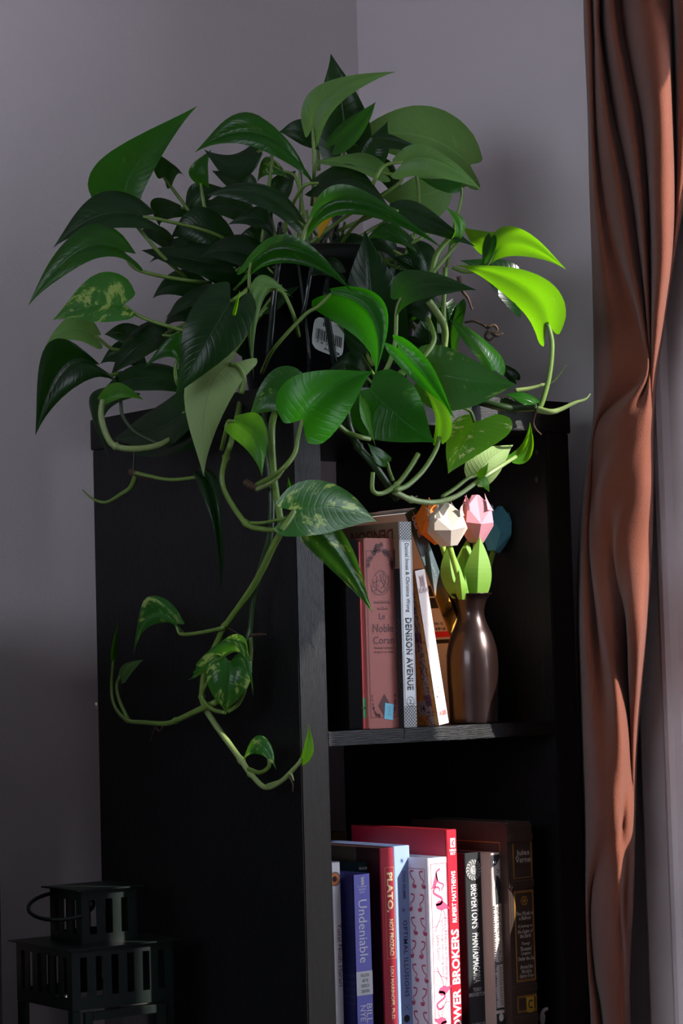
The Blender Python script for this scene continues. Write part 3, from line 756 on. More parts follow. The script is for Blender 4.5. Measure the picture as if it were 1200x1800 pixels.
# ---- vines, nodes and roots
def vine(pts, r0, r1=None, m='vine', knots=None, name='vine', n=7):
    P = []
    for x, y, d in pts:
        d = hang(x, y, float(d[1:]) / 100) if isinstance(d, str) else d / 100
        P.append(at(x, y, d))
    return tube(name, P, r0, r1 or r0, M[m], pl, n=n, sides=9, knots=knots)
vine([(181, 702, 250), (178, 732, 250), (188, 766, 250), (203, 784, 250), (240, 789, 250), (285, 780, 251), (330, 750, 254), (380, 700, 258)], .0036, .0036, 'vine_pale', (3,))
vine([(212, 704, 251), (216, 732, 251), (236, 758, 251), (268, 776, 251), (284, 781, 251)], .002, .0024, 'vine_dark')
vine([(420, 640, 258), (424, 692, 254), (408, 770, 'h5'), (397, 804, 'h5'), (390, 838, 'h5'), (398, 870, 'h5'), (432, 920, 'h5'), (462, 930, 'h5'), (494, 932, 'h6')], .0034, .0028, 'vine', (3, 6))
vine([(237, 780, 'h4'), (236, 800, 'h4'), (234, 830, 'h4')], .0012, .0012, 'vine_dark')
vine([(240, 832, 'h4'), (230, 856, 'h4'), (214, 868, 'h4'), (186, 883, 'h4'), (162, 876, 'h4'), (145, 861, 'h4')], .0034, .0008, 'vine')
vine([(230, 830, 'h4'), (252, 836, 'h4'), (272, 839, 'h4')], .0042, .003, 'root')
vine([(452, 860, 'h4'), (468, 853, 'h5'), (488, 840, 'h5'), (498, 828, 'h5')], .0028, .0008, 'vine_pale')
vine([(432, 848, 'h4'), (446, 856, 'h4'), (460, 856, 'h4')], .004, .003, 'root')
vine([(500, 700, 258), (478, 745, 'h3'), (482, 845, 'h3'), (493, 925, 'h4'), (479, 962, 'h4'), (447, 1026, 'h4'), (395, 1102, 'h4'), (383, 1126, 'h4'), (361, 1175, 'h4'), (355, 1225, 'h4'), (362, 1246, 'h4')], .0040, .0032, 'vine', (6, 9))
vine([(480, 690, 259), (464, 740, 'h2'), (476, 850, 'h3'), (475, 935, 'h3'), (462, 985, 'h3'), (446, 1050, 'h3'), (438, 1118, 'h3'), (420, 1142, 'h4')], .0038, .0034, 'vine_dark', (6,))
vine([(440, 1118, 'h3'), (441, 1150, 'h3'), (435, 1195, 'h4'), (420, 1235, 'h4'), (400, 1252, 'h5')], .0026, .0022, 'vine')
vine([(396, 1102, 'h4'), (412, 1110, 'h4'), (425, 1118, 'h4')], .0007, .0005, 'root', name='aerial_root')
vine([(440, 1117, 'h3'), (454, 1115, 'h3'), (467, 1115, 'h3')], .0018, .0006, 'root', name='aerial_root')
vine([(380, 1234, 'h5'), (345, 1250, 'h5'), (309, 1267, 'h4'), (289, 1272, 'h4'), (254, 1270, 'h4'), (224, 1266, 'h4'), (203, 1244, 'h4'), (196, 1212, 'h4'), (199, 1158, 'h4')], .0036, .0018, 'vine', (2, 5))
vine([(289, 1272, 'h4'), (281, 1285, 'h4'), (272, 1280, 'h4'), (264, 1304, 'h4')], .0012, .0005, 'root', name='aerial_root')
vine([(360, 1245, 'h4'), (385, 1283, 'h4'), (424, 1337, 'h4'), (440, 1360, 'h4'), (466, 1384, 'h4'), (494, 1373, 'h4'), (523, 1344, 'h4'), (529, 1334, 'h4')], .0036, .002, 'vine_pale', (2, 3))
vine([(470, 1382, 'h4'), (496, 1372, 'h4'), (510, 1360, 'h4'), (516, 1372, 'h4')], .0028, .0008, 'vine_pale')
vine([(508, 1366, 'h4'), (514, 1378, 'h4'), (514, 1392, 'h4')], .001, .0005, 'root', name='aerial_root')
# right-hand vines
vine([(600, 640, 259), (606, 700, 'h5'), (613, 748, 'h5'), (630, 785, 'h5'), (658, 818, 'h6'), (692, 868, 'h6'), (698, 878, 'h6')], .0044, .0038, 'vine_dark', (3, 5))
vine([(735, 798, 'h7'), (718, 826, 'h7'), (697, 852, 'h7'), (672, 867, 'h7'), (655, 862, 'h7'), (655, 830, 'h7')], .0029, .0024, 'vine', (2,))
vine([(591, 744, 'h5'), (610, 760, 'h5'), (632, 768, 'h6'), (650, 772, 'h6')], .003, .0026, 'vine')
vine([(692, 864, 'h7'), (722, 878, 'h7'), (762, 883, 'h7'), (802, 872, 'h6'), (842, 844, 'h6'), (876, 822, 'h6'), (906, 803, 'h5')], .0034, .0022, 'vine_pale', (1,))
vine([(700, 872, 'h7'), (718, 878, 'h7'), (733, 872, 'h7')], .0022, .0008, 'root')
vine([(668, 674, 248), (706, 656, 248), (746, 624, 248), (762, 600, 249), (760, 580, 250), (752, 560, 254)], .0034, .0026, 'vine', (1,))
vine([(664, 676, 248), (670, 670, 248), (678, 664, 248)], .0052, .004, 'root')
vine([(656, 678, 247.5), (651, 692, 247.5), (656, 708, 247.5), (672, 716, 247.5), (686, 723, 247.5)], .0011, .0008, 'root', name='aerial_root')
vine([(753, 529, 256), (776, 563, 256), (782, 590, 258), (775, 640, 260)], .0042, .004, 'vine_pale', (1,))
vine([(782, 470, 257), (780, 520, 256.5), (779, 560, 256)], .0026, .003, 'vine')
vine([(795, 412, 258), (768, 446, 258), (758, 480, 257)], .003, .0034, 'vine')
vine([(730, 300, 264), (736, 345, 264), (732, 400, 263), (706, 466, 262), (700, 470, 262)], .002, .0024, 'vine')
vine([(664, 440, 261), (675, 458, 261), (702, 470, 261), (716, 440, 260), (724, 412, 260)], .0024, .002, 'vine')
vine([(820, 700, 262), (874, 714, 260), (910, 719, 260), (945, 717, 258.5)], .0048, .0042, 'vine_dark', (3,))
vine([(946, 720, 258), (966, 724, 257), (984, 720, 257), (1010, 708, 257), (1028, 702, 257), (1037, 692, 257)], .0040, .0006, 'vine_pale')
vine([(905, 687, 264), (930, 683, 264), (952, 677, 264), (975, 668, 264), (995, 641, 264)], .0030, .0006, 'vine_pale', (2,))
vine([(942, 722, 'h4'), (937, 742, 'h3'), (942, 755, 'h3'), (951, 764, 'h3')], .0012, .0009, 'root', name='aerial_root')
vine([(816, 567, 262), (832, 565, 262), (846, 570, 262), (858, 578, 262)], .0012, .0014, 'root', name='dry_tendril')
for pts in ([(856, 576), (868, 572), (874, 580), (866, 586)], [(862, 584), (872, 590), (884, 586)], [(858, 582), (853, 592), (860, 598), (868, 592)]):
    vine([(x, y, 262) for x, y in pts], .0022, .0012, 'root', name='dry_tendril')
vine([(806, 486, 258), (812, 510, 258), (822, 524, 258), (830, 545, 258)], .0028, .0010, 'root', name='dry_tendril')
# stalks rising out of the soil
rs = random.Random(11)
for i in range(16):
    a = rs.uniform(0, 6.28); rr = rs.uniform(.02, .09)
    b_ = PC + Vector((rr * math.cos(a), rr * math.sin(a), .155))
    tp = b_ + Vector((rs.uniform(-.05, .05), rs.uniform(-.05, .02), rs.uniform(.04, .10)))
    tube('stem', [b_, b_.lerp(tp, .5) + Vector((rs.uniform(-.01, .01), 0, .01)), tp], .0026, .0018, M[rs.choice(['vine', 'vine_dark'])], pl, n=4, sides=7)

# ================================================================== BOOKS
M['page'] = mat('book_pages', (0.52, 0.46, 0.38), 0.8, 0.2, 0.12, 400, stretch=(1, .02, .02))
M['page_w'] = mat('book_pages_white', (0.70, 0.68, 0.66), 0.8, 0.2, 0.08, 400)
def cm(name, col, rough=.45, var=.05, **k): return mat(name, col, rough, .4, var, 25, **k)
TXT = {}
def ink(name, col, rough=.5):
    if name not in TXT: TXT[name] = mat(name, col, rough, .4, .02)
    return TXT[name]

class Book:
    """A standing book: hard or paper covers, page block and spine; local x across, y into the shelf, z up"""
    def __init__(s, name, label, x0, x1, Y, z0, h, depth, cover, spine, pages, group, lean=0.0, sq=.003, tb=.002, edge=.0006, bands=0, turn=0.0):
        s.w = w = x1 - x0; s.h = h; s.d = depth
        s.r = empty(name, (x0, Y, z0), label, 'book', group)
        s.r.rotation_euler = (0, lean, turn)
        r = s.r
        bm = bmesh.new()
        add_box(bm, (0, tb * .8, 0), (tb, depth, h), min(tb * .3, .0006)); add_box(bm, (w - tb, tb * .8, 0), (w, depth, h), min(tb * .3, .0006))
        bm_obj('cover', bm, cover, r, local=True)
        bm = bmesh.new(); add_box(bm, (tb, tb, sq), (w - tb, depth - sq, h - sq))
        bm_obj('pages', bm, pages, r, local=True)
        bm = bmesh.new(); add_box(bm, (0, 0, 0), (w, tb, h), edge)
        for k in range(bands):
            z = bands_z[k] * h
            add_box(bm, (0, -.0028, z - .006), (w, .001, z + .006), .0024)
        s.spine = bm_obj('spine', bm, spine, r, local=True)
    def put(s, me, m, name='lettering', host=None):
        o = link_mesh(name, me, m, host or s.spine, local=True); return o
    def frame(s, a, lift=.0003):
        """'d' reads downwards, 'u' upwards, 'h' level: axes on the spine"""
        if a == 'd': return Vector((0, 0, -1)), Vector((1, 0, 0))
        if a == 'u': return Vector((0, 0, 1)), Vector((-1, 0, 0))
        return Vector((1, 0, 0)), Vector((0, 0, 1))
    def text(s, st, u, t, length, height, m, a='d', bold=0.0, shear=0.0, name='lettering', res=2, lift=.0004, space=1.0):
        """u 0..1 across the spine, t 0..1 of its height from the top, length and height in metres"""
        me = text_mesh(st, res, bold, shear, space)
        X, Yv = s.frame(a)
        c = Vector((u * s.w, -lift, (1 - t) * s.h))
        for v in me.vertices: v.co = c + X * (v.co.x * length) + Yv * (v.co.y * height)
        return s.put(me, m, name)
    def side(s, st, y, z, length, height, m, flip=False, bold=0.0, name='cover_lettering'):
        """print on the left cover, seen from the left: level text running from the far edge to the spine"""
        me = text_mesh(st, 2, bold)
        X, Z = Vector((0, -1, 0)), Vector((0, 0, 1))
        if flip: X, Z = -X, -Z
        c = Vector((-.0004, y, z))
        for v in me.vertices: v.co = c + X * (v.co.x * length) + Z * (v.co.y * height)
        return s.put(me, m, name)
    def poly(s, polys, m, name='printed_mark', lift=.0003):
        """flat print on the spine; polys in (x metres, t metres from the top)"""
        bm = bmesh.new()
        for i, p in enumerate(polys):
            vs = [bm.verts.new((x, -lift, s.h - z)) for x, z in p]
            bm.faces.new(vs)
        bmesh.ops.recalc_face_normals(bm, faces=bm.faces)
        me = bpy.data.meshes.new(name); bm.to_mesh(me); bm.free()
        return s.put(me, m, name)
    def side_poly(s, polys, m, name='printed_panel', lift=.0003):
        """flat print on the left cover; polys in (depth from spine, height)"""
        bm = bmesh.new()
        for p in polys: bm.faces.new([bm.verts.new((-lift, y, z)) for y, z in p])
        bmesh.ops.recalc_face_normals(bm, faces=bm.faces)
        me = bpy.data.meshes.new(name); bm.to_mesh(me); bm.free()
        return s.put(me, m, name)
def strokes(pts, w0, w1=None, n=5):
    """a flat brush stroke as quads"""
    sp = [Vector((p[0], p[1], 0)) for p in pts]
    sp = spline(sp, n); m = len(sp); out = []; L = []
    w1 = w0 if w1 is None else w1
    for i, p in enumerate(sp):
        t = (sp[min(i + 1, m - 1)] - sp[max(i - 1, 0)]).normalized(); nrm = Vector((-t.y, t.x, 0)); w_ = (w0 + (w1 - w0) * i / (m - 1)) / 2
        L.append((p + nrm * w_, p - nrm * w_))
    for a, b in zip(L, L[1:]): out.append([(a[0].x, a[0].y), (a[1].x, a[1].y), (b[1].x, b[1].y), (b[0].x, b[0].y)])
    return out
def rect(x0, z0, x1, z1, w):
    return [[(x0, z0), (x1, z0), (x1, z0 + w), (x0, z0 + w)], [(x0, z1 - w), (x1, z1 - w), (x1, z1), (x0, z1)],
            [(x0, z0 + w), (x0 + w, z0 + w), (x0 + w, z1 - w), (x0, z1 - w)], [(x1 - w, z0 + w), (x1, z0 + w), (x1, z1 - w), (x1 - w, z1 - w)]]
def disc(cx, cz, rx, rz=None, n=18, a0=0.0):
    rz = rz or rx
    return [(cx + rx * math.cos(a0 + 2 * math.pi * i / n), cz + rz * math.sin(a0 + 2 * math.pi * i / n)) for i in range(n)]
def quad(x0, z0, x1, z1): return [(x0, z0), (x1, z0), (x1, z1), (x0, z1)]
def ring(cx, cz, r, w, n=20, sq=1.0):
    out = []
    for i in range(n):
        a, b = 2 * math.pi * i / n, 2 * math.pi * (i + 1) / n
        out.append([(cx + r * math.cos(a), cz + sq * r * math.sin(a)), (cx + r * math.cos(b), cz + sq * r * math.sin(b)),
                    (cx + (r - w) * math.cos(b), cz + sq * (r - w) * math.sin(b)), (cx + (r - w) * math.cos(a), cz + sq * (r - w) * math.sin(a))])
    return out

def tpx(b, st, u, py0, py1, px, height, m, a='d', bold=0.0, **k):
    """lettering along the spine between two measured heights"""
    t0, t1 = tY(b, py0, px), tY(b, py1, px)
    return b.text(st, u, (t0 + t1) / 2, (t1 - t0) * b.h, height, m, a, bold, **k)
def tY(book, py, px=None):                      # fraction down the spine for an image height
    p = book.r.location
    z = onY(px or 680, py, p.y).z
    return 1 - (z - p.z) / book.h
def bx(px, py, Y): return onY(px, py, Y)
G1, G2 = 'books on the upper shelf', 'books on the lower shelf'
z1 = shelf_z(1) + .0004; z2 = shelf_z(2) + .0004
def topz(px, py, Y): return onY(px, py, Y).z
YR = 1150                                      # height at which the upper row was measured
def X1(px, Y): return onY(px, YR, Y).x
def X2(px, Y): return onY(px, 1650, Y).x
black = mat('black_bookcloth', (.004, .004, .0045), .8, .08, .05, 25, .5, 500)

# ---- upper shelf
Yb = .014
b = Book('hardcover_book', 'thick black clothbound hardcover at left end of the upper shelf', X1(614, Yb) - .004, X1(635, Yb) - .0004, Yb, z1, topz(625, 948, Yb) - z1, .20, black, black, M['page'], G1, tb=.003, edge=.0012)
red = cm('coral_red_cover', (.86, .15, .16), .5)
b = Book('paperback_book', 'thin coral red paperback with a green sticker, against the black hardcover', X1(635, Yb), X1(644.3, Yb) - .0003, Yb, z1, topz(630, 952, Yb) - z1, .17, red, red, M['page'], G1, tb=.0012)
gm = ink('green_sticker', (.10, .52, .17))
b.poly([quad(.0002, b.h - .034, b.w * .55, b.h - .012)], gm, 'price_sticker')
b.text('8', .3, 1 - .023 / b.h, .002, .010, M['ink'], 'd')
rose = cm('dusty_rose_cover', (.37, .125, .105), .65, .12, bump=.3)
Yc = .010
b = Book('worn_paperback', 'worn dusty rose book with a calligraphy emblem and a blue price sticker', X1(644.6, Yc), X1(698.6, Yc), Yc, z1, topz(665, 946, Yc) - z1, .14, rose, rose, M['page'], G1, tb=.0016, edge=.0014)
dk = ink('dark_maroon_print', (.075, .018, .022))
W = b.w
b.poly(rect(.0028, .014, W - .0028, b.h - .012, .0005), dk, 'border_print')
# corner ornament at head and foot, drawn as small loops
orn = []
ro = random.Random(5)
for i in range(60):
    u = ro.uniform(0, 1); ed = abs(u - .5) * 2
    zz_ = .0105 + (ed ** 2) * .020 + ro.uniform(-.0045, .0035)
    orn += ring(.004 + u * (W - .008), zz_, .0016 + ro.uniform(0, .0009), .0006, 8)
for i in range(46):
    s_ = ro.choice((-1, 1)); q_ = ro.uniform(0, 1)
    orn += ring(W / 2 + s_ * (W / 2 - .0055 - (1 - q_) ** 2 * .010), b.h - .013 - q_ ** 2 * .024 + ro.uniform(-.002, .001), .0014, .0006, 8)
b.poly(orn, dk, 'corner_ornament')
cal = []
for pts, w0 in (([(.008, .052), (.010, .058), (.015, .057), (.014, .051)], .0010), ([(.013, .042), (.016, .038), (.022, .036), (.027, .041), (.025, .052), (.019, .056)], .0011),
                ([(.017, .058), (.022, .060), (.028, .055), (.031, .046), (.029, .041)], .0012), ([(.020, .040), (.022, .048), (.026, .055)], .0010), ([(.011, .050), (.018, .047), (.024, .050)], .0010),
                ([(.010, .046), (.012, .054), (.020, .059)], .0009), ([(.016, .042), (.015, .050), (.018, .054)], .0009), ([(.024, .038), (.024, .046), (.030, .052)], .0009), ([(.008, .058), (.016, .0625), (.026, .061), (.032, .053)], .0010)):
    cal += strokes([(x * W / .040, z) for x, z in pts], w0, w0 * .6)
b.poly(cal, dk, 'calligraphy_emblem')
for j, (zz_, wv) in enumerate(((.0705, .022), (.0775, .013))):
    sc = []
    for i in range(11 if j == 0 else 7):
        x_ = W * .52 + (i / (10 if j == 0 else 6) - .5) * wv
        sc += strokes([(x_, zz_ + ro.uniform(-.002, 0)), (x_ + .001, zz_ + .0015), (x_ + .0022, zz_ + ro.uniform(-.0005, .001))], .0006)
    b.poly(sc, dk, 'script_line')
b.text('Le', .52, tY(b, 1083), .0085, .0068, dk, 'h', .004)
b.text('Noble', .54, tY(b, 1104), .0290, .0088, dk, 'h', .004)
b.text('Coran', .55, tY(b, 1125), .0300, .0084, dk, 'h', .004)
b.text('Nouvelle traduction', .55, tY(b, 1138.5), .028, .0026, dk, 'h', .012, .3)
b.text('du sens de ses versets', .55, tY(b, 1145.5), .028, .0026, dk, 'h', .012, .3)
tz = tY(b, 1240) * b.h
b.poly([[(W * .52, tz - .013), (W * .72, tz), (W * .52, tz + .013), (W * .32, tz)]], dk, 'diamond_print')
blu = ink('light_blue_sticker', (.16, .50, .66))
sx = W * .66
b.poly([[(sx - .0055, tz - .003), (sx + .0070, tz - .001), (sx + .0050, tz + .0165), (sx - .0075, tz + .0145)]], blu, 'price_sticker', .0006)
b.text('$16.25', .66, (tz + .006) / b.h, .011, .0042, ink('sticker_grey', (.20, .33, .40)), 'u', .01, lift=.0009)

wsp = cm('white_spine_paper', (.70, .73, .74), .4, .03)
brn = cm('tan_back_cover', (.34, .215, .14), .4, .15)
Yd = .000
b = Book('graphic_novel', 'white-spined book with hatched spine ends on the upper shelf', X1(707.5, Yd), X1(729.6, Yd), Yd, z1, topz(708, 917, Yd) - z1, .245, brn, wsp, M['page_w'], G1, tb=.0014)
W = b.w; bk = M['ink']
hat = []
for zz0, zz1 in ((.0, .0205), (b.h - .024, b.h - .0005)):
    for i in range(9):
        for j in range(12):
            x_ = W * (i + .5) / 9; z_ = zz0 + (zz1 - zz0) * (j + .5) / 12
            if (i + j) % 2: hat.append([(x_ - .0011, z_ - .0007), (x_ - .0004, z_ - .0011), (x_ + .0011, z_ + .0007), (x_ + .0004, z_ + .0011)])
            else: hat.append([(x_ + .0011, z_ - .0007), (x_ + .0004, z_ - .0011), (x_ - .0011, z_ + .0007), (x_ - .0004, z_ + .0011)])
tag(b.poly(hat, ink('hatch_grey', (.03, .035, .035)), 'hatching'), kind='stuff')
b.poly(rect(.0016, .0215, W - .0016, b.h - .0255, .00045), bk, 'border_print')
tpx(b, 'Daniel Innes & Christina Wong', .52, 955, 1076, 716, .0072, bk, 'd', .004)
tpx(b, 'DENISON AVENUE', .52, 1086, 1213, 725, .0092, bk, 'd', .025, space=1.05)
tpx(b, 'DENISON AVENUE', .60, 1086, 1213, 725, .0014, wsp, 'd', .0, lift=.0007)
b.poly(ring(W * .5, tY(b, 1233, 730) * b.h, .0056, .0006, 18), bk, 'publisher_mark')
b.poly(strokes([(W * .4, tY(b, 1229, 730) * b.h), (W * .55, tY(b, 1231, 730) * b.h), (W * .45, tY(b, 1235, 730) * b.h), (W * .62, tY(b, 1237, 730) * b.h)], .0008), bk, 'publisher_mark')
b.side('DENISON', .047, b.h - .0138, .074, .0135, ink('brick_red_print', (.20, .03, .025)), True, .02)
b.side_poly([quad(.008, b.h - .050, .050, b.h - .030), quad(.0005, b.h - .24, .030, b.h - .052)], bk, 'drawn_scene')
dots = []
for i in range(46): dots.append(disc(.004 + ro.uniform(0, .005), .02 + i * .0022, .0005, n=6))
b.side_poly(dots, ink('pale_dots', (.45, .35, .28)), 'dotted_print')

# leaning paperback with ornamental cover
def ornament_cover():
    T = NT('ornamental_orange_cover')
    oc = T.n('ShaderNodeTexCoord').outputs['Object']
    vo = T.n('ShaderNodeTexVoronoi'); vo.inputs['Scale'].default_value = 330; T.t.links.new(oc, vo.inputs['Vector'])
    sp = T.n('ShaderNodeSeparateXYZ'); T.t.links.new(oc, sp.inputs[0])
    band = T.math('LESS_THAN', T.math('ABSOLUTE', T.math('SUBTRACT', sp.outputs[1], 0.0115)), 0.0055)
    f = T.ramp(vo.outputs['Distance'], [(.25, (.02, .012, .018, 1)), (.5, (.42, .32, .33, 1))])
    hue = T.ramp(T.math('FRACT', T.math('MULTIPLY', sp.outputs[2], 14.0)), [(.0, (1, .9, .9, 1)), (.30, (1, .9, .9, 1)), (.34, (.40, .20, .45, 1)), (.46, (.40, .20, .45, 1)), (.5, (1, .9, .9, 1))])
    f = T.mix(1.0, f, hue, 'MULTIPLY')
    nz = T.noise(90, oc, 4)
    bg = T.ramp(nz, [(.35, (.50, .16, .03, 1)), (.55, (.62, .33, .10, 1)), (.7, (.36, .06, .03, 1))])
    b_ = T.n('ShaderNodeBsdfPrincipled', inp={'Base Color': T.mix(band, bg, f), 'Roughness': .4})
    T.t.links.new(b_.outputs[0], T.out.inputs[0]); return T.m
orn_m = ornament_cover()
Yk = .004
pb = onY(771, 1273, Yk); pt = onY(728, 1000, Yk); pr_ = onY(790, 1272, Yk)
ln_ = math.atan2(pb.x - pt.x, pt.z - pb.z)
ksp = cm('cream_pink_spine', (.82, .70, .66), .45, .03)
b = Book('paperback_book', 'leaning paperback with a cream spine and orange ornamental cover', pb.x, pb.x + (pr_.x - pb.x) * .98, Yk, z1, (pt - pb).length, .12, orn_m, ksp, M['page_w'], G1, lean=-ln_, tb=.0012)
gp = ink('grey_pink_print', (.40, .28, .28))
b.text('KURAN', .55, .135, .014, .0055, gp, 'h', .01)
cal = []
for k in range(7): cal += strokes([(b.w * (.3 + .07 * k), .006 + ro.uniform(0, .003)), (b.w * (.35 + .06 * k), .012), (b.w * (.3 + .07 * k), .019 + ro.uniform(0, .003))], .0005)
b.poly(cal, gp, 'calligraphy_print')
for k, s_ in enumerate(('Tercüme', 've', 'Tefsir', 'Mealleri')): b.text(s_, .5, .735 + .027 * k, .009 if k != 1 else .003, .0032, gp, 'h', .01)
b.text('ASIR', .56, .925, .0115, .0056, ink('asir_red', (.62, .16, .16)), 'h', .03)
b.side_poly([quad(.016, .012, .030, .028)], ink('price_label_grey', (.42, .38, .46)), 'price_label')
b.side('14', .022, .020, .007, .008, bk, False, .02)

# leaning catalogue with a pale back cover and picture spine
def picture_spine():
    T = NT('picture_spine')
    oc = T.n('ShaderNodeTexCoord').outputs['Object']
    sp = T.n('ShaderNodeSeparateXYZ'); T.t.links.new(oc, sp.inputs[0])
    h = T.math('ADD', T.math('MULTIPLY', sp.outputs[2], 3.6), T.math('MULTIPLY', T.math('SUBTRACT', T.noise(70, oc, 3), .5), .10))
    c = T.ramp(h, [(.0, (.20, .14, .16, 1)), (.22, (.26, .19, .21, 1)), (.34, (.30, .22, .24, 1)), (.36, (.50, .25, .02, 1)), (.46, (.50, .25, .02, 1)), (.49, (.015, .02, .02, 1)),
                   (.52, (.45, .22, .02, 1)), (.58, (.40, .20, .03, 1)), (.60, (.20, .17, .18, 1)), (.66, (.05, .08, .09, 1)), (.80, (.05, .08, .10, 1)), (.87, (.02, .05, .02, 1)), (1.0, (.008, .02, .012, 1))])
    b_ = T.n('ShaderNodeBsdfPrincipled', inp={'Base Color': c, 'Roughness': .4})
    T.t.links.new(b_.outputs[0], T.out.inputs[0]); return T.m
Yu = .068
pt = onY(712, 903, Yu); pq = onY(794, 1126, Yu); pt2 = onY(737, 893, Yu)
dv = (pt - pq).normalized(); ln_ = math.atan2(-dv.x, dv.z)
Lc = (pt.z - (z1 + .0006)) / math.cos(ln_)
xb = pt.x + math.sin(ln_) * Lc
wc = .019
pink = cm('warm_lit_cream_cover', (.50, .40, .38), .5, .03)  # cream cover; pinkish cast of warm reflected light put into its colour
b = Book('catalogue', 'thick leaning catalogue with pale back cover and colourful picture spine', xb, xb + wc, Yu, z1 + .0006, Lc, .28, pink, picture_spine(), M['page_w'], G1, lean=-ln_, tb=.0014)
b.text('ULINE', .55, .075, .026, .0085, ink('pink_white_print', (.62, .42, .47)), 'd', .045)
b.text('SHIPPING SUPPLY', .55, .24, .040, .0030, ink('grey_print', (.20, .24, .25)), 'd', .01)
b.text('SPECIALISTS', .55, .40, .034, .0028, ink('grey_print', (.20, .24, .25)), 'd', .01)
blk = ink('black_panel_print', (.02, .014, .012))
hb = b.h
cz = lambda py: (onY(770, py, Yu).z - z1) / math.cos(ln_) + .004
b.side_poly([quad(.002, cz(1054), .09, cz(1036)), quad(.002, cz(1075), .09, cz(1057)), quad(.0, cz(1137), .12, cz(1130))], blk, 'black_panel')
b.side_poly([quad(.0, cz(1126), .12, cz(1116))], ink('red_stripe_print', (.60, .02, .03)), 'red_stripe')
for k, (py, s_) in enumerate(((1102, 'ON · 02'), (1111, 'IN'), (1160, 'ORDER'), (1172, 'NOW ON'), (1182, 'LINE'), (1196, 'BOXES'), (1205, 'TAPE'), (1236, 'BAGS'))):
    b.side(s_, .012, cz(py), .016, .0035, blk, False, .01)

# ---- vase
vc = onY(833, 1262, .032)
VB = empty('vase', (vc.x, .032, z1), 'bronze-brown glazed bottle-shaped vase on the upper shelf', 'vase')
VH = onY(833, 1045, .032).z - z1
VR = 45.5 * PX * (vc - CAM).dot(CF)
vm = mat('bronze_glaze', (.030, .0155, .0135), .30, .6, .25, 30, coat=.4, metal=.65)
def spk(mtl):
    return mtl
pr = [(.0, .0), (.90, .0), (.93, .008), (.935, .02), (.95, .14), (.985, .32), (1.0, .45), (.98, .54), (.92, .61), (.80, .69), (.66, .75), (.565, .80), (.52, .85), (.545, .90), (.63, .955), (.78, .99), (.84, 1.0), (.845, 1.006), (.80, 1.0), (.60, .955), (.48, .88), (.46, .83), (.5, .75), (.0, .70)]
sp_ = pr[:3]
prs = []
for i, (r_, z_) in enumerate(pr): prs.append((r_ * VR, z_ * VH))
prof = [prs[0], prs[1], prs[2]] + [(p.x, p.y) for p in spline([Vector((a, c, 0)) for a, c in prs[3:17]], 5)] + prs[17:]
bm = lathe_bm(prof, 56); bmesh.ops.recalc_face_normals(bm, faces=bm.faces)
bmesh.ops.translate(bm, verts=bm.verts, vec=VB.location)
bm_obj('vase_body', bm, vm, VB, smooth=True)

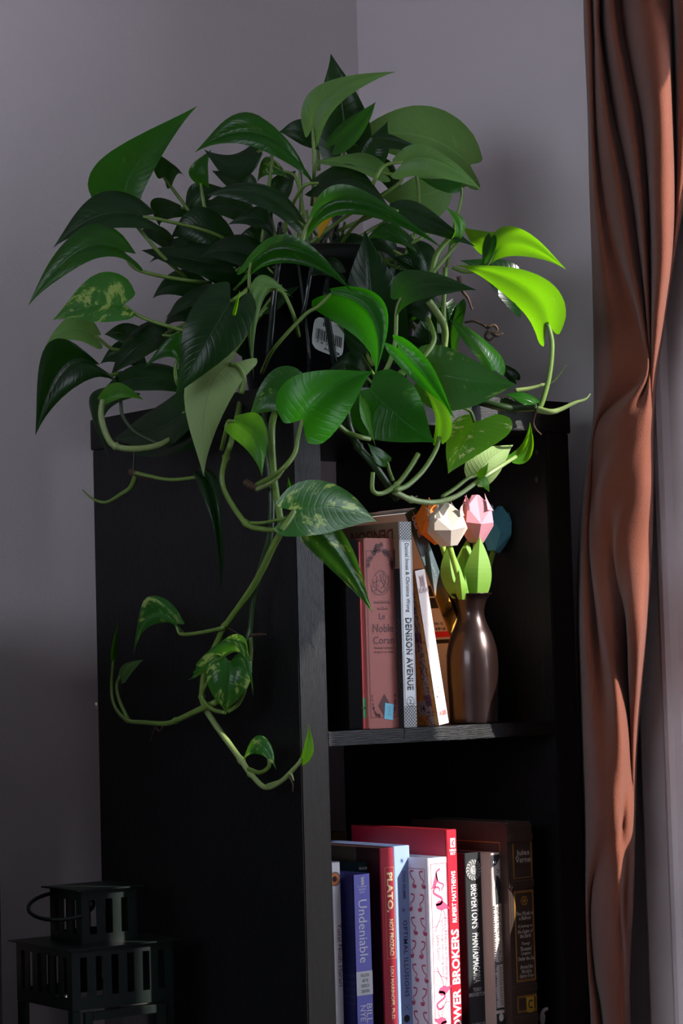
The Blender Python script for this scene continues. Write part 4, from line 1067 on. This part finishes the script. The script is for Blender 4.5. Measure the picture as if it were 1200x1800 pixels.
# ---- folded paper tulips standing in the vase
def paper(name, col): return mat(name, col, .65, .25, .04, 200)
def tulip(label, cx, cy, Y, wpx, hpx, col, rot, tilt=0.0, tips=2):
    c = onY(cx, cy, Y); dep = (c - CAM).dot(CF)
    R = wpx / 2 * PX * dep * 1.02; H = hpx * PX * dep
    mouth = Vector((VB.location.x + (c.x - VB.location.x) * .16, VB.location.y + (Y - VB.location.y) * .16, z1 + VH * .90))
    r = empty('paper_tulip', (mouth.x, mouth.y, mouth.z), label, 'paper flower', 'folded paper tulips')
    pm = paper(label.split()[0] + '_paper', col)
    ax = Matrix.Rotation(tilt, 3, 'Y')
    def P(a, rr, z): return c + ax @ Vector((R * rr * math.cos(a + rot), R * rr * math.sin(a + rot), H * (z - .5)))
    bm = bmesh.new()
    q = math.pi / 2
    lo = [bm.verts.new(P(k * q, .40, .0)) for k in range(4)]
    mi = [bm.verts.new(P(k * q + q / 2, 1.04, .40)) for k in range(4)]
    mc = [bm.verts.new(P(k * q, .96, .36)) for k in range(4)]
    up = [bm.verts.new(P(k * q + q / 2, .92, .72)) for k in range(4)]
    top = [bm.verts.new(P(k * q, .20, 1.0)) for k in range(4)]
    for k in range(4):
        n_ = (k + 1) % 4; p_ = (k - 1) % 4
        bm.faces.new((lo[k], lo[n_], mi[k]))
        bm.faces.new((lo[k], mi[k], mc[k])); bm.faces.new((lo[k], mc[k], mi[p_]))
        bm.faces.new((mc[k], mi[k], up[k])); bm.faces.new((mi[p_], mc[k], up[p_]))
        bm.faces.new((mc[k], up[k], top[k])); bm.faces.new((up[p_], mc[k], top[k]))
        bm.faces.new((up[k], top[n_], top[k]))
    bm.faces.new(top)
    bm.faces.new(lo[::-1])
    bmesh.ops.recalc_face_normals(bm, faces=bm.faces)
    fl = bm_obj('flower', bm, pm, r)
    for k in (0, 1, 2, 3):                    # petal tips curling out between the faces
        a = k * q + q / 2
        bm = bmesh.new(); rows = []
        for i in range(6):
            t = i / 5
            rr = .94 - .06 * math.sin(math.pi * t * .7) + (.26 * t ** 3 if k % 2 == tips % 2 else -.35 * t)
            zc = .66 + (.36 * t - .08 * t ** 4 if k % 2 == tips % 2 else .36 * t)
            wv = (.16 if k % 2 == tips % 2 else .34) * (1 - t) + .012
            rows.append([bm.verts.new(P(a - wv, rr, zc)), bm.verts.new(P(a, rr * 1.01, zc)), bm.verts.new(P(a + wv, rr, zc))])
        for i in range(5):
            for j in range(2): bm.faces.new((rows[i][j], rows[i][j + 1], rows[i + 1][j + 1], rows[i + 1][j]))
        o = bm_obj('petal_tip', bm, pm, fl)
        o.modifiers.new('thick', 'SOLIDIFY').thickness = .0004
    base = c + ax @ Vector((0, 0, -H * .5))
    tube('paper_stem', [mouth - Vector((0, 0, .03)), mouth, mouth.lerp(base, .5), base + Vector((0, 0, .002))], .0042, .0034, GP, r, n=4, sides=10)
    return r
GP = mat('green_paper', (.24, .42, .06), .6, .25, .05, 120)
def translucent_paper(name, col, tcol):
    T = NT(name)
    b_ = T.n('ShaderNodeBsdfPrincipled', inp={'Base Color': c4(col), 'Roughness': .6})
    tr = T.n('ShaderNodeBsdfTranslucent'); tr.inputs[0].default_value = c4(tcol)
    mx = T.n('ShaderNodeMixShader'); mx.inputs[0].default_value = .35
    T.t.links.new(b_.outputs[0], mx.inputs[1]); T.t.links.new(tr.outputs[0], mx.inputs[2]); T.t.links.new(mx.outputs[0], T.out.inputs[0]); return T.m
GL = translucent_paper('green_leaf_paper', (.22, .42, .05), (.3, .6, .04))
t1 = tulip('cream paper tulip at the front of the vase', 785, 922, .016, 74, 76, (.66, .56, .47), -.55, -.10, 1)
t2 = tulip('pink paper tulip beside the cream one', 836, 912, .042, 66, 84, (.62, .27, .33), -.45, .03, 0)
t3 = tulip('orange paper tulip half hidden behind the cream one', 762, 917, .052, 64, 78, (.66, .17, .02), -.2, -.38, 1)
t4 = tulip('blue paper tulip at the right, in shade', 874, 930, .080, 56, 82, (.11, .42, .62), -.5, .25, 0)
def paper_leaf(host, bpx, tpx, Y0, Y1, wpx, bend):
    """folded lance-shaped leaf from the vase mouth"""
    A, B = onY(*bpx, Y0), onY(*tpx, Y1)
    sd = CR * (wpx * PX * 2.6)
    bm = bmesh.new(); rows = []
    for i in range(15):
        t = i / 14; wd = math.sin(math.pi * (.16 + .84 * t) ** .9) if t < 1 else 0.0
        c = A.lerp(B, t) + CR * (bend * PX * 2.6 * math.sin(math.pi * t)) - CF * (.006 * math.sin(math.pi * t))
        rows.append([bm.verts.new(c - sd * wd * .5 + CF * (.004 * wd)), bm.verts.new(c - CF * .003 * wd), bm.verts.new(c + sd * wd * .5 + CF * (.004 * wd))])
    for i in range(14):
        for j in range(2): bm.faces.new((rows[i][j], rows[i][j + 1], rows[i + 1][j + 1], rows[i + 1][j]))
    o = bm_obj('paper_leaf', bm, GL, host, smooth=False)
    o.modifiers.new('thick', 'SOLIDIFY').thickness = .0004
paper_leaf(t3, (806, 1052), (790, 955), .032, .044, 40, -6)
paper_leaf(t4, (822, 1052), (822, 945), .034, .048, 40, -6)
paper_leaf(t2, (838, 1054), (843, 944), .027, .028, 50, -1)
paper_leaf(t1, (812, 1054), (806, 1000), .022, .018, 22, 0)

# ---- lower shelf
def BK(name, label, px0, px1, pytop, Y, depth, cover, spine, pages, pxt=None, **k):
    x0, x1 = X2(px0, Y), X2(px1, Y)
    return Book(name, label, x0, x1 - .0003, Y, z2, topz(pxt or (px0 + px1) / 2, pytop, Y) - z2, depth, cover, spine, pages, G2, **k)
wc_ = cm('white_gloss_cover', (.88, .88, .92), .35)
b = BK('paperback_book', 'white paperback with an orange eye print at left end of the lower shelf', 586, 601.3, 1515, .050, .14, wc_, wc_, M['page_w'], tb=.0012, pxt=591)
W = b.w; zz_ = tY(b, 1545, 589) * b.h
b.poly([disc(W * .36, zz_, .0078)], ink('eye_rim_grey', (.09, .10, .14)), 'eye_print', .0003)
b.poly([disc(W * .33, zz_, .0068)], ink('eye_orange', (.62, .22, .08)), 'eye_print', .0005)
b.poly([disc(W * .28, zz_, .0032)], ink('eye_brown', (.05, .01, .01)), 'eye_print', .0007)
tpx(b, 'Yuval Noah Harari', .72, 1623, 1734, 597, .0056, ink('plum_print', (.24, .10, .13)), 'd', .004)
bgc, dgc = cm('deep_blue_cover', (.035, .04, .26), .35), cm('periwinkle_spine', (.20, .20, .62), .4)
b = BK('paperback_book', 'periwinkle blue paperback beside the white book with the eye print', 623.8, 653, 1536, .032, .14, bgc, dgc, M['page_w'], tb=.0012, pxt=634)
W = b.w
wt = ink('white_print', (.80, .80, .84)); zz_ = tY(b, 1549, 634) * b.h
lg = []
for k in (-1, 0, 1):
    lg += strokes([(W * .42 + .001, zz_ + k * .003 + .001), (W * .47, zz_ + k * .003 - .001), (W * .52, zz_ + k * .003 + .001), (W * .62, zz_ + k * .003 - .0015)], .0014)
b.poly(lg, wt, 'publisher_mark')
for k, s_ in enumerate(('ST. MARTIN\'S', 'GRIFFIN', 'NEW YORK')): b.text(s_, .5, tY(b, 1558.5 + 5.0 * k, 634), .013 - .003 * k, .0020, wt, 'h', .0)
tpx(b, 'Undeniable', .5, 1581, 1692, 640, .0118, wt, 'd', .0)
zA, zB = tY(b, 1707, 640) * b.h, tY(b, 1749, 642) * b.h
b.poly([quad(0.0002, zA, W - .0002, zB)], ink('pale_panel', (.66, .68, .72)), 'title_panel')
for k, s_ in enumerate(('EVOLUTION', 'AND THE', 'SCIENCE OF', 'CREATION')): b.text(s_, .52, (zA + (zB - zA) * (.17 + .22 * k)) / b.h, .0115 if k != 1 else .0085, .0034, M['ink'], 'h', .01, lift=.0007)
tpx(b, 'BILL', .74, 1764, 1798, 648, .0075, wt, 'd', .0)
tpx(b, 'NYE', .36, 1767, 1795, 640, .0075, wt, 'd', .0)
for k in range(13):
    b.side('the story of life and how', .010, b.h - .050 - k * .0075, .020, .0026, ink('faint_blue_print', (.02, .02, .10)) if k < 8 else ink('faint_white_print', (.20, .22, .5)))
grn = cm('dark_green_cover', (.010, .045, .042), .4)
b = BK('hardcover_book', 'dark green book showing only its top behind the periwinkle one', 634, 650, 1515, .078, .14, grn, grn, M['page_w'], tb=.002, pxt=640)
b.text('FRANK', .5, tY(b, 1526, 640), .013, .0030, wt, 'h', .005)
dkr = cm('dark_red_jacket', (.05, .006, .008), .35); plr = cm('crimson_spine', (.40, .028, .05), .4)
b = BK('hardcover_book', 'crimson hardcover with cream capitals in a thin gold frame', 672, 695.6, 1491, .054, .16, dkr, plr, M['page_w'], tb=.0026, pxt=672)
b.side_poly([quad(.042, .004, .158, b.h - .0005)], ink('tan_jacket_panel', (.20, .165, .115)), 'jacket_panel')
W = b.w; gold = ink('cream_gold_print', (.78, .62, .36))
b.poly(rect(W * .30, tY(b, 1525, 675) * b.h, W * .985, tY(b, 1685, 690) * b.h, .0006), ink('orange_gold_line', (.62, .25, .10)), 'frame_print')
tpx(b, 'PLATO,', .62, 1534, 1604, 680, .0098, gold, 'd', .035)
tpx(b, 'NOT PROZAC!', .68, 1616, 1680, 684, .0062, gold, 'd', .03)
tpx(b, 'LOU MARINOFF, Ph.D.', .62, 1698, 1793, 690, .0056, gold, 'd', .03)
lb = cm('light_blue_cover', (.24, .33, .60), .45)
b = BK('hardcover_book', 'light blue hardcover between the crimson book and the flamingo book', 696, 724.4, 1487, .054, .15, lb, lb, M['page_w'], tb=.0024, pxt=702)
nv = ink('navy_print', (.03, .04, .10))
tpx(b, 'COCO KRUMME', .58, 1531, 1580, 710, .0040, nv, 'd', .02, space=1.15)
tpx(b, 'OPTIMAL ILLUSIONS', .58, 1617, 1752, 716, .0062, nv, 'd', .012, space=1.15)
W = b.w
for py in (1513, 1600):
    z_ = tY(b, py, 706) * b.h; L_ = []
    for k in range(4):
        a = k * math.pi / 4; L_ += strokes([(W * .5 - .003 * math.cos(a), z_ - .003 * math.sin(a)), (W * .5 + .003 * math.cos(a), z_ + .003 * math.sin(a))], .0004)
    b.poly(L_, nv, 'star_print')
z_ = tY(b, 1770, 718) * b.h
b.poly(strokes([(W * .4, z_ - .003), (W * .7, z_ + .003)], .0004) + strokes([(W * .7, z_ - .003), (W * .4, z_ + .003)], .0004), nv, 'cross_print')
b.poly([disc(W * .52, tY(b, 1790, 718) * b.h, .0042)], M['ink'], 'publisher_mark')

fw = cm('white_print_cover', (.74, .70, .74), .4)
b = BK('paperback_book', 'white paperback printed with pink flamingos on the lower shelf', 756, 789.4, 1508, .020, .14, fw, fw, M['page_w'], tb=.0014, pxt=762)
W = b.w; fp = ink('flamingo_pink', (.62, .07, .16)); fr = ink('frame_rose', (.36, .05, .12))
b.poly(rect(W * .12, tY(b, 1518, 765) * b.h, W * .97, b.h - .01, .0006), fr, 'frame_print')
def flamingo(cx, cz, s, flip=1, up=True):
    k = 1 if up else -1
    q = lambda x, z: (cx + flip * x * s, cz + k * z * s)
    o = strokes([q(-.1, -1.0), q(-.32, -.95), q(-.40, -.72), q(-.15, -.55), q(.15, -.38), q(.10, -.12), q(-.25, -.05)], .0024, .0028)
    o += strokes([q(-.1, -1.0), q(.03, -.86), q(-.02, -.74)], .0022, .0006)
    o.append([q(x, z) for x, z in ((-.30, -.10), (-.05, -.28), (.25, -.22), (.55, .02), (.70, .22), (.40, .20), (.10, .26), (-.18, .16))])
    o += strokes([q(.12, .2), q(.02, .6), q(-.25, 1.05), q(-.55, 1.1)], .0007)
    o += strokes([q(.22, .2), q(.36, .62), q(-.10, .86), q(-.35, 1.35)], .0007)
    return o
for py, s, fl, up in ((1546, .015, -1, True), (1592, .021, 1, True), (1742, .020, 1, False), (1796, .019, -1, False)):
    z_ = tY(b, py, 772) * b.h
    if py == 1546:
        b.poly(strokes([(W * .62, z_ - .012), (W * .42, z_ - .008), (W * .5, z_ + .002), (W * .78, z_ + .006), (W * .66, z_ + .012)], .0024, .0014) + [[(W * .42, z_ - .009), (W * .50, z_), (W * .36, z_ + .008), (W * .14, z_ + .010)]], fp, 'flamingo_print')
    else: b.poly(flamingo(W * .55, z_, s, fl, up), fp, 'flamingo_print')
tpx(b, "Alice's Adventures in Wonderland", .84, 1612, 1721, 780, .0045, fr, 'd', .0)
tpx(b, 'and Through the Looking-Glass', .64, 1618, 1714, 776, .0045, fr, 'd', .0)
tpx(b, 'Lewis Carroll', .42, 1644, 1688, 772, .0045, fr, 'd', .0)
# flamingos on the left cover
sp_l = []
for k in range(7):
    z_ = b.h - .022 - k * .026
    for yy in (.012, .028):
        pts = [(yy + .003, z_ + .007), (yy - .003, z_ + .006), (yy - .001, z_), (yy + .004, z_ - .004), (yy, z_ - .009)]
        sp_l += [[(y, z) for y, z in qd] for qd in strokes(pts if k % 2 else [(2 * yy - a, c) for a, c in pts], .0020, .0010)]
        sp_l.append([(y, z) for y, z in disc(yy + (.004 if k % 2 else -.004), z_ - .010, .0036, .0024, 10)])
b.side_poly(sp_l, ink('flamingo_shade_pink', (.50, .08, .15)), 'flamingo_print')
b.side_poly([[(y, z) for y, z in qd] for qd in rect(.006, .004, .12, b.h - .012, .0006)], fr, 'frame_print')

rdc = cm('red_jacket', (.42, .012, .030), .4)
b = BK('hardcover_book', 'tall red hardcover with large white upward lettering right of the flamingo book', 790, 808, 1459, .020, .17, rdc, rdc, M['page_w'], tb=.0026, pxt=784)
W = b.w
z_ = tY(b, 1482, 788) * b.h
b.poly([quad(W * .34, z_ - .0052, W * .82, z_ + .0052)], wt, 'publisher_mark')
b.poly(strokes([(W * .7, z_ - .003), (W * .5, z_ + .001), (W * .68, z_ + .003)], .0014), rdc, 'publisher_mark', .0006)
b.text('NERO', .56, tY(b, 1495, 788), .0095, .0030, wt, 'h', .03); b.text('FICT', .56, tY(b, 1501, 788), .0075, .0030, wt, 'h', .03)
tpx(b, 'RUPERT MATTHEWS', .54, 1531, 1622, 794, .0066, wt, 'u', .03)
tpx(b, 'BROKERS', .52, 1633, 1730, 800, .0118, wt, 'u', .03); tpx(b, 'POWER', .52, 1738, 1822, 806, .0118, wt, 'u', .03)
bko = cm('black_matt_cover', (.016, .018, .021), .45)
b = BK('hardcover_book', "black book with a round silver emblem at the top of its spine", 821, 850.4, 1499, .030, .15, bko, bko, M['page_w'], tb=.0026, pxt=828)
W = b.w; sil = ink('silver_print', (.50, .50, .50))
z_ = tY(b, 1529, 832) * b.h
b.poly([disc(W * .5, z_, .0125, n=28)], ink('silver_emblem', (.34, .34, .34)), 'emblem', .0003)
em = ring(W * .5, z_, .0125, .0008, 26) + ring(W * .5, z_, .0062, .0008, 20)
for k in range(16):
    a = k * math.pi / 8
    em += strokes([(W * .5 + .0066 * math.cos(a), z_ + .0066 * math.sin(a)), (W * .5 + .009 * math.cos(a + .2), z_ + .009 * math.sin(a + .2)), (W * .5 + .0115 * math.cos(a), z_ + .0115 * math.sin(a))], .0011)
b.poly(em, M['ink'], 'emblem', .0005)
b.poly(strokes([(W * .42, z_ - .003), (W * .46, z_ - .002)], .0007) + strokes([(W * .55, z_ - .003), (W * .59, z_ - .002)], .0007) + strokes([(W * .51, z_ - .002), (W * .52, z_ + .001)], .0006) + strokes([(W * .46, z_ + .003), (W * .57, z_ + .003)], .0006), M['ink'], 'emblem', .0005)
tpx(b, "BREVERTON'S", .5, 1554, 1632, 836, .0108, sil, 'd', .02)
tpx(b, 'PHANTASMAGORIA', .5, 1639, 1727, 842, .0108, sil, 'd', .015)
b.text('TERRY', .5, tY(b, 1738, 846), .0130, .0042, sil, 'h', .005); b.text('BREVERTON', .5, tY(b, 1746.5, 846), .0255, .0042, sil, 'h', .005)
b.text('QUERCUS', .5, tY(b, 1799, 850), .0200, .0040, sil, 'h', .005)
bg_ = cm('beige_cover', (.38, .29, .24), .6, .08); bw = cm('cream_spine', (.50, .42, .40), .5, .06)
b = BK('paperback_book', 'slim cream paperback with torn black print beside the black emblem book', 867.3, 883, 1499, .012, .13, bg_, bw, M['page'], tb=.0014, pxt=872)
W = b.w
p_ = lambda py: tY(b, py, 875) * b.h
b.poly([[(0.0004, p_(1502)), (W * .95, p_(1502)), (W * .9, p_(1510)), (W * .6, p_(1519)), (.0004, p_(1524))]], M['ink'], 'black_print')
b.text('P.S.', .35, tY(b, 1516, 866), .0050, .0026, wt, 'h', .02, lift=.0007)
jg = [[(W * .5, p_(1538)), (W * .75, p_(1540)), (W * .9, p_(1546)), (W * .98, p_(1555)), (W * .98, p_(1588)), (W * .40, p_(1590)), (W * .34, p_(1560))]]
jg += strokes([(W * .55, p_(1528)), (W * .8, p_(1530)), (W * .6, p_(1535))], .0009)
zc = 1592
while zc < 1770:
    wv = ro.uniform(.10, .30); jg.append([(.0003, p_(zc)), (W * wv, p_(zc + .5)), (W * wv * .8, p_(zc + 2.6)), (.0003, p_(zc + 3))]); zc += 4.2
for py in (1692, 1694.5): jg += strokes([(.001, p_(py)), (W * .5, p_(py + .6)), (W * .97, p_(py - .8))], .0011)
jg.append(quad(.0003, p_(1772), W - .0003, p_(1776))); jg.append(quad(.0003, p_(1782), W - .0003, b.h - .0003))
b.poly(jg, M['ink'], 'torn_black_print')
b.poly([disc(W * .55, p_(1789), .0036, .0046, 12)], bw, 'publisher_mark', .0006)
tpx(b, 'BRAVE NEW WORLD', .66, 1594, 1690, 874, .0056, ink('dark_grey_print', (.10, .085, .085)), 'd', .01)
tpx(b, 'ALDOUS HUXLEY', .66, 1698, 1768, 878, .0042, ink('dark_grey_print', (.10, .085, .085)), 'd', .0)
lth = mat('brown_leather', (.034, .021, .016), .36, .4, .25, 60, .4, 420)
bands_z = [0.0, 0.0, 0.0]
Yv = .000
_h = topz(905, 1446, Yv) - z2; _x0, _x1 = X2(896.5, Yv), X2(941, Yv)
bt = lambda py, px: (onY(px, py, Yv).z - z2) / _h
bands_z = [bt(1472, 914), bt(1553, 918), bt(1735, 928), bt(1789, 930)]
b = Book('leather_book', 'thick brown leather volume with gilt frames and raised bands', _x0, _x1 - .0004, Yv, z2, _h, .17, lth, lth, M['page'], G2, tb=.003, edge=.0028, bands=4)
W = b.w; gl = mat('gilt_print', (.48, .23, .03), .35, .6, .1, metal=.3); gy = mat('gilt_yellow', (.42, .26, .02), .4, .5, .1, metal=.2)
cr = ink('cream_grey_print', (.48, .42, .35))
for a_, b2, x0_ in ((1476, 1545, .22), (1566, 1725, .24), (1751, 1779, .26)):
    za, zb_ = tY(b, a_, 916) * b.h, tY(b, b2, 920) * b.h
    b.poly(rect(W * .20, za, W * .96, zb_, .0007), gl, 'gilt_frame'); b.poly(rect(W * .235, za + .0016, W * .93, zb_ - .0016, .0004), gl, 'gilt_frame')
b.text('Jules', .60, tY(b, 1500, 916), .0205, .0078, cr, 'h', .004); b.text('Verne', .60, tY(b, 1511, 916), .0235, .0068, cr, 'h', .004)
z_ = tY(b, 1583, 920) * b.h; L_ = ring(W * .60, z_, .0052, .0008, 16)
for k in range(6):
    a = k * math.pi / 3; L_ += strokes([(W * .60, z_), (W * .60 + .0058 * math.cos(a), z_ + .0058 * math.sin(a))], .0012, .0006)
b.poly(L_, gl, 'compass_rose')
for s_, py, ln2 in (('Five Weeks in', 1605, .0225), ('a Balloon', 1613, .0160), ('A Journey to', 1628, .0205), ('the Center of', 1636.5, .0205), ('the Earth', 1644.5, .0150), ('Twenty', 1659, .0115), ('Thousand', 1667.5, .0150), ('Leagues', 1676, .0130), ('Under the Sea', 1684.5, .0225), ('Around the', 1699, .0175), ('World in', 1707.5, .0135), ('Eighty Days', 1716, .0195)):
    b.text(s_, .60, tY(b, py, 922), ln2 * 1.14, .0046, cr, 'h', .008, .25, res=1)
z_ = tY(b, 1765, 930) * b.h
b.poly([[(W * .55, z_ - .0085), (W * .86, z_ - .0085), (W * .86, z_ + .0080), (W * .70, z_ + .0100), (W * .55, z_ + .0080)]], gy, 'gilt_shield')
b.text('C', .70, z_ / b.h, .0072, .0100, M['ink'], 'h', .02, lift=.0007)
b.side_poly([[(y, z) for y, z in qd] for qd in rect(.012, .02, .155, b.h - .022, .0007)], gl, 'gilt_frame')
# small wooden thing far back
pw_ = onY(606, 1470, .36)
blk_b = Book('small_book', 'small yellowish brown book far back on the lower shelf', onY(584, 1470, .30).x, onY(608, 1470, .30).x, .30, z2, topz(600, 1462, .30) - z2, .08, cm('ochre_cover', (.16, .10, .03), .6), cm('ochre_spine', (.18, .115, .04), .6), M['page'], G2, tb=.002)

# white cable looped on the lower shelf at the far right
cb = [onY(x, y, .03) for x, y in ((953, 1800), (951, 1786), (957, 1775), (968, 1774), (977, 1783), (984, 1799))]
p0, p1 = cb[0], cb[-1]
cb = [Vector((p0.x + .012, .05, z2 + .003)), Vector((p0.x + .004, .032, z2 + .012))] + cb + [Vector((p1.x + .004, .03, z2 + .010)), Vector((p1.x + .001, .05, z2 + .003))]
tag(tube('cable', cb, .0022, .0022, mat('white_cable', (.50, .45, .43), .5), n=6, sides=8), 'pale cable looped beside the leather volume on the lower shelf', 'cable')
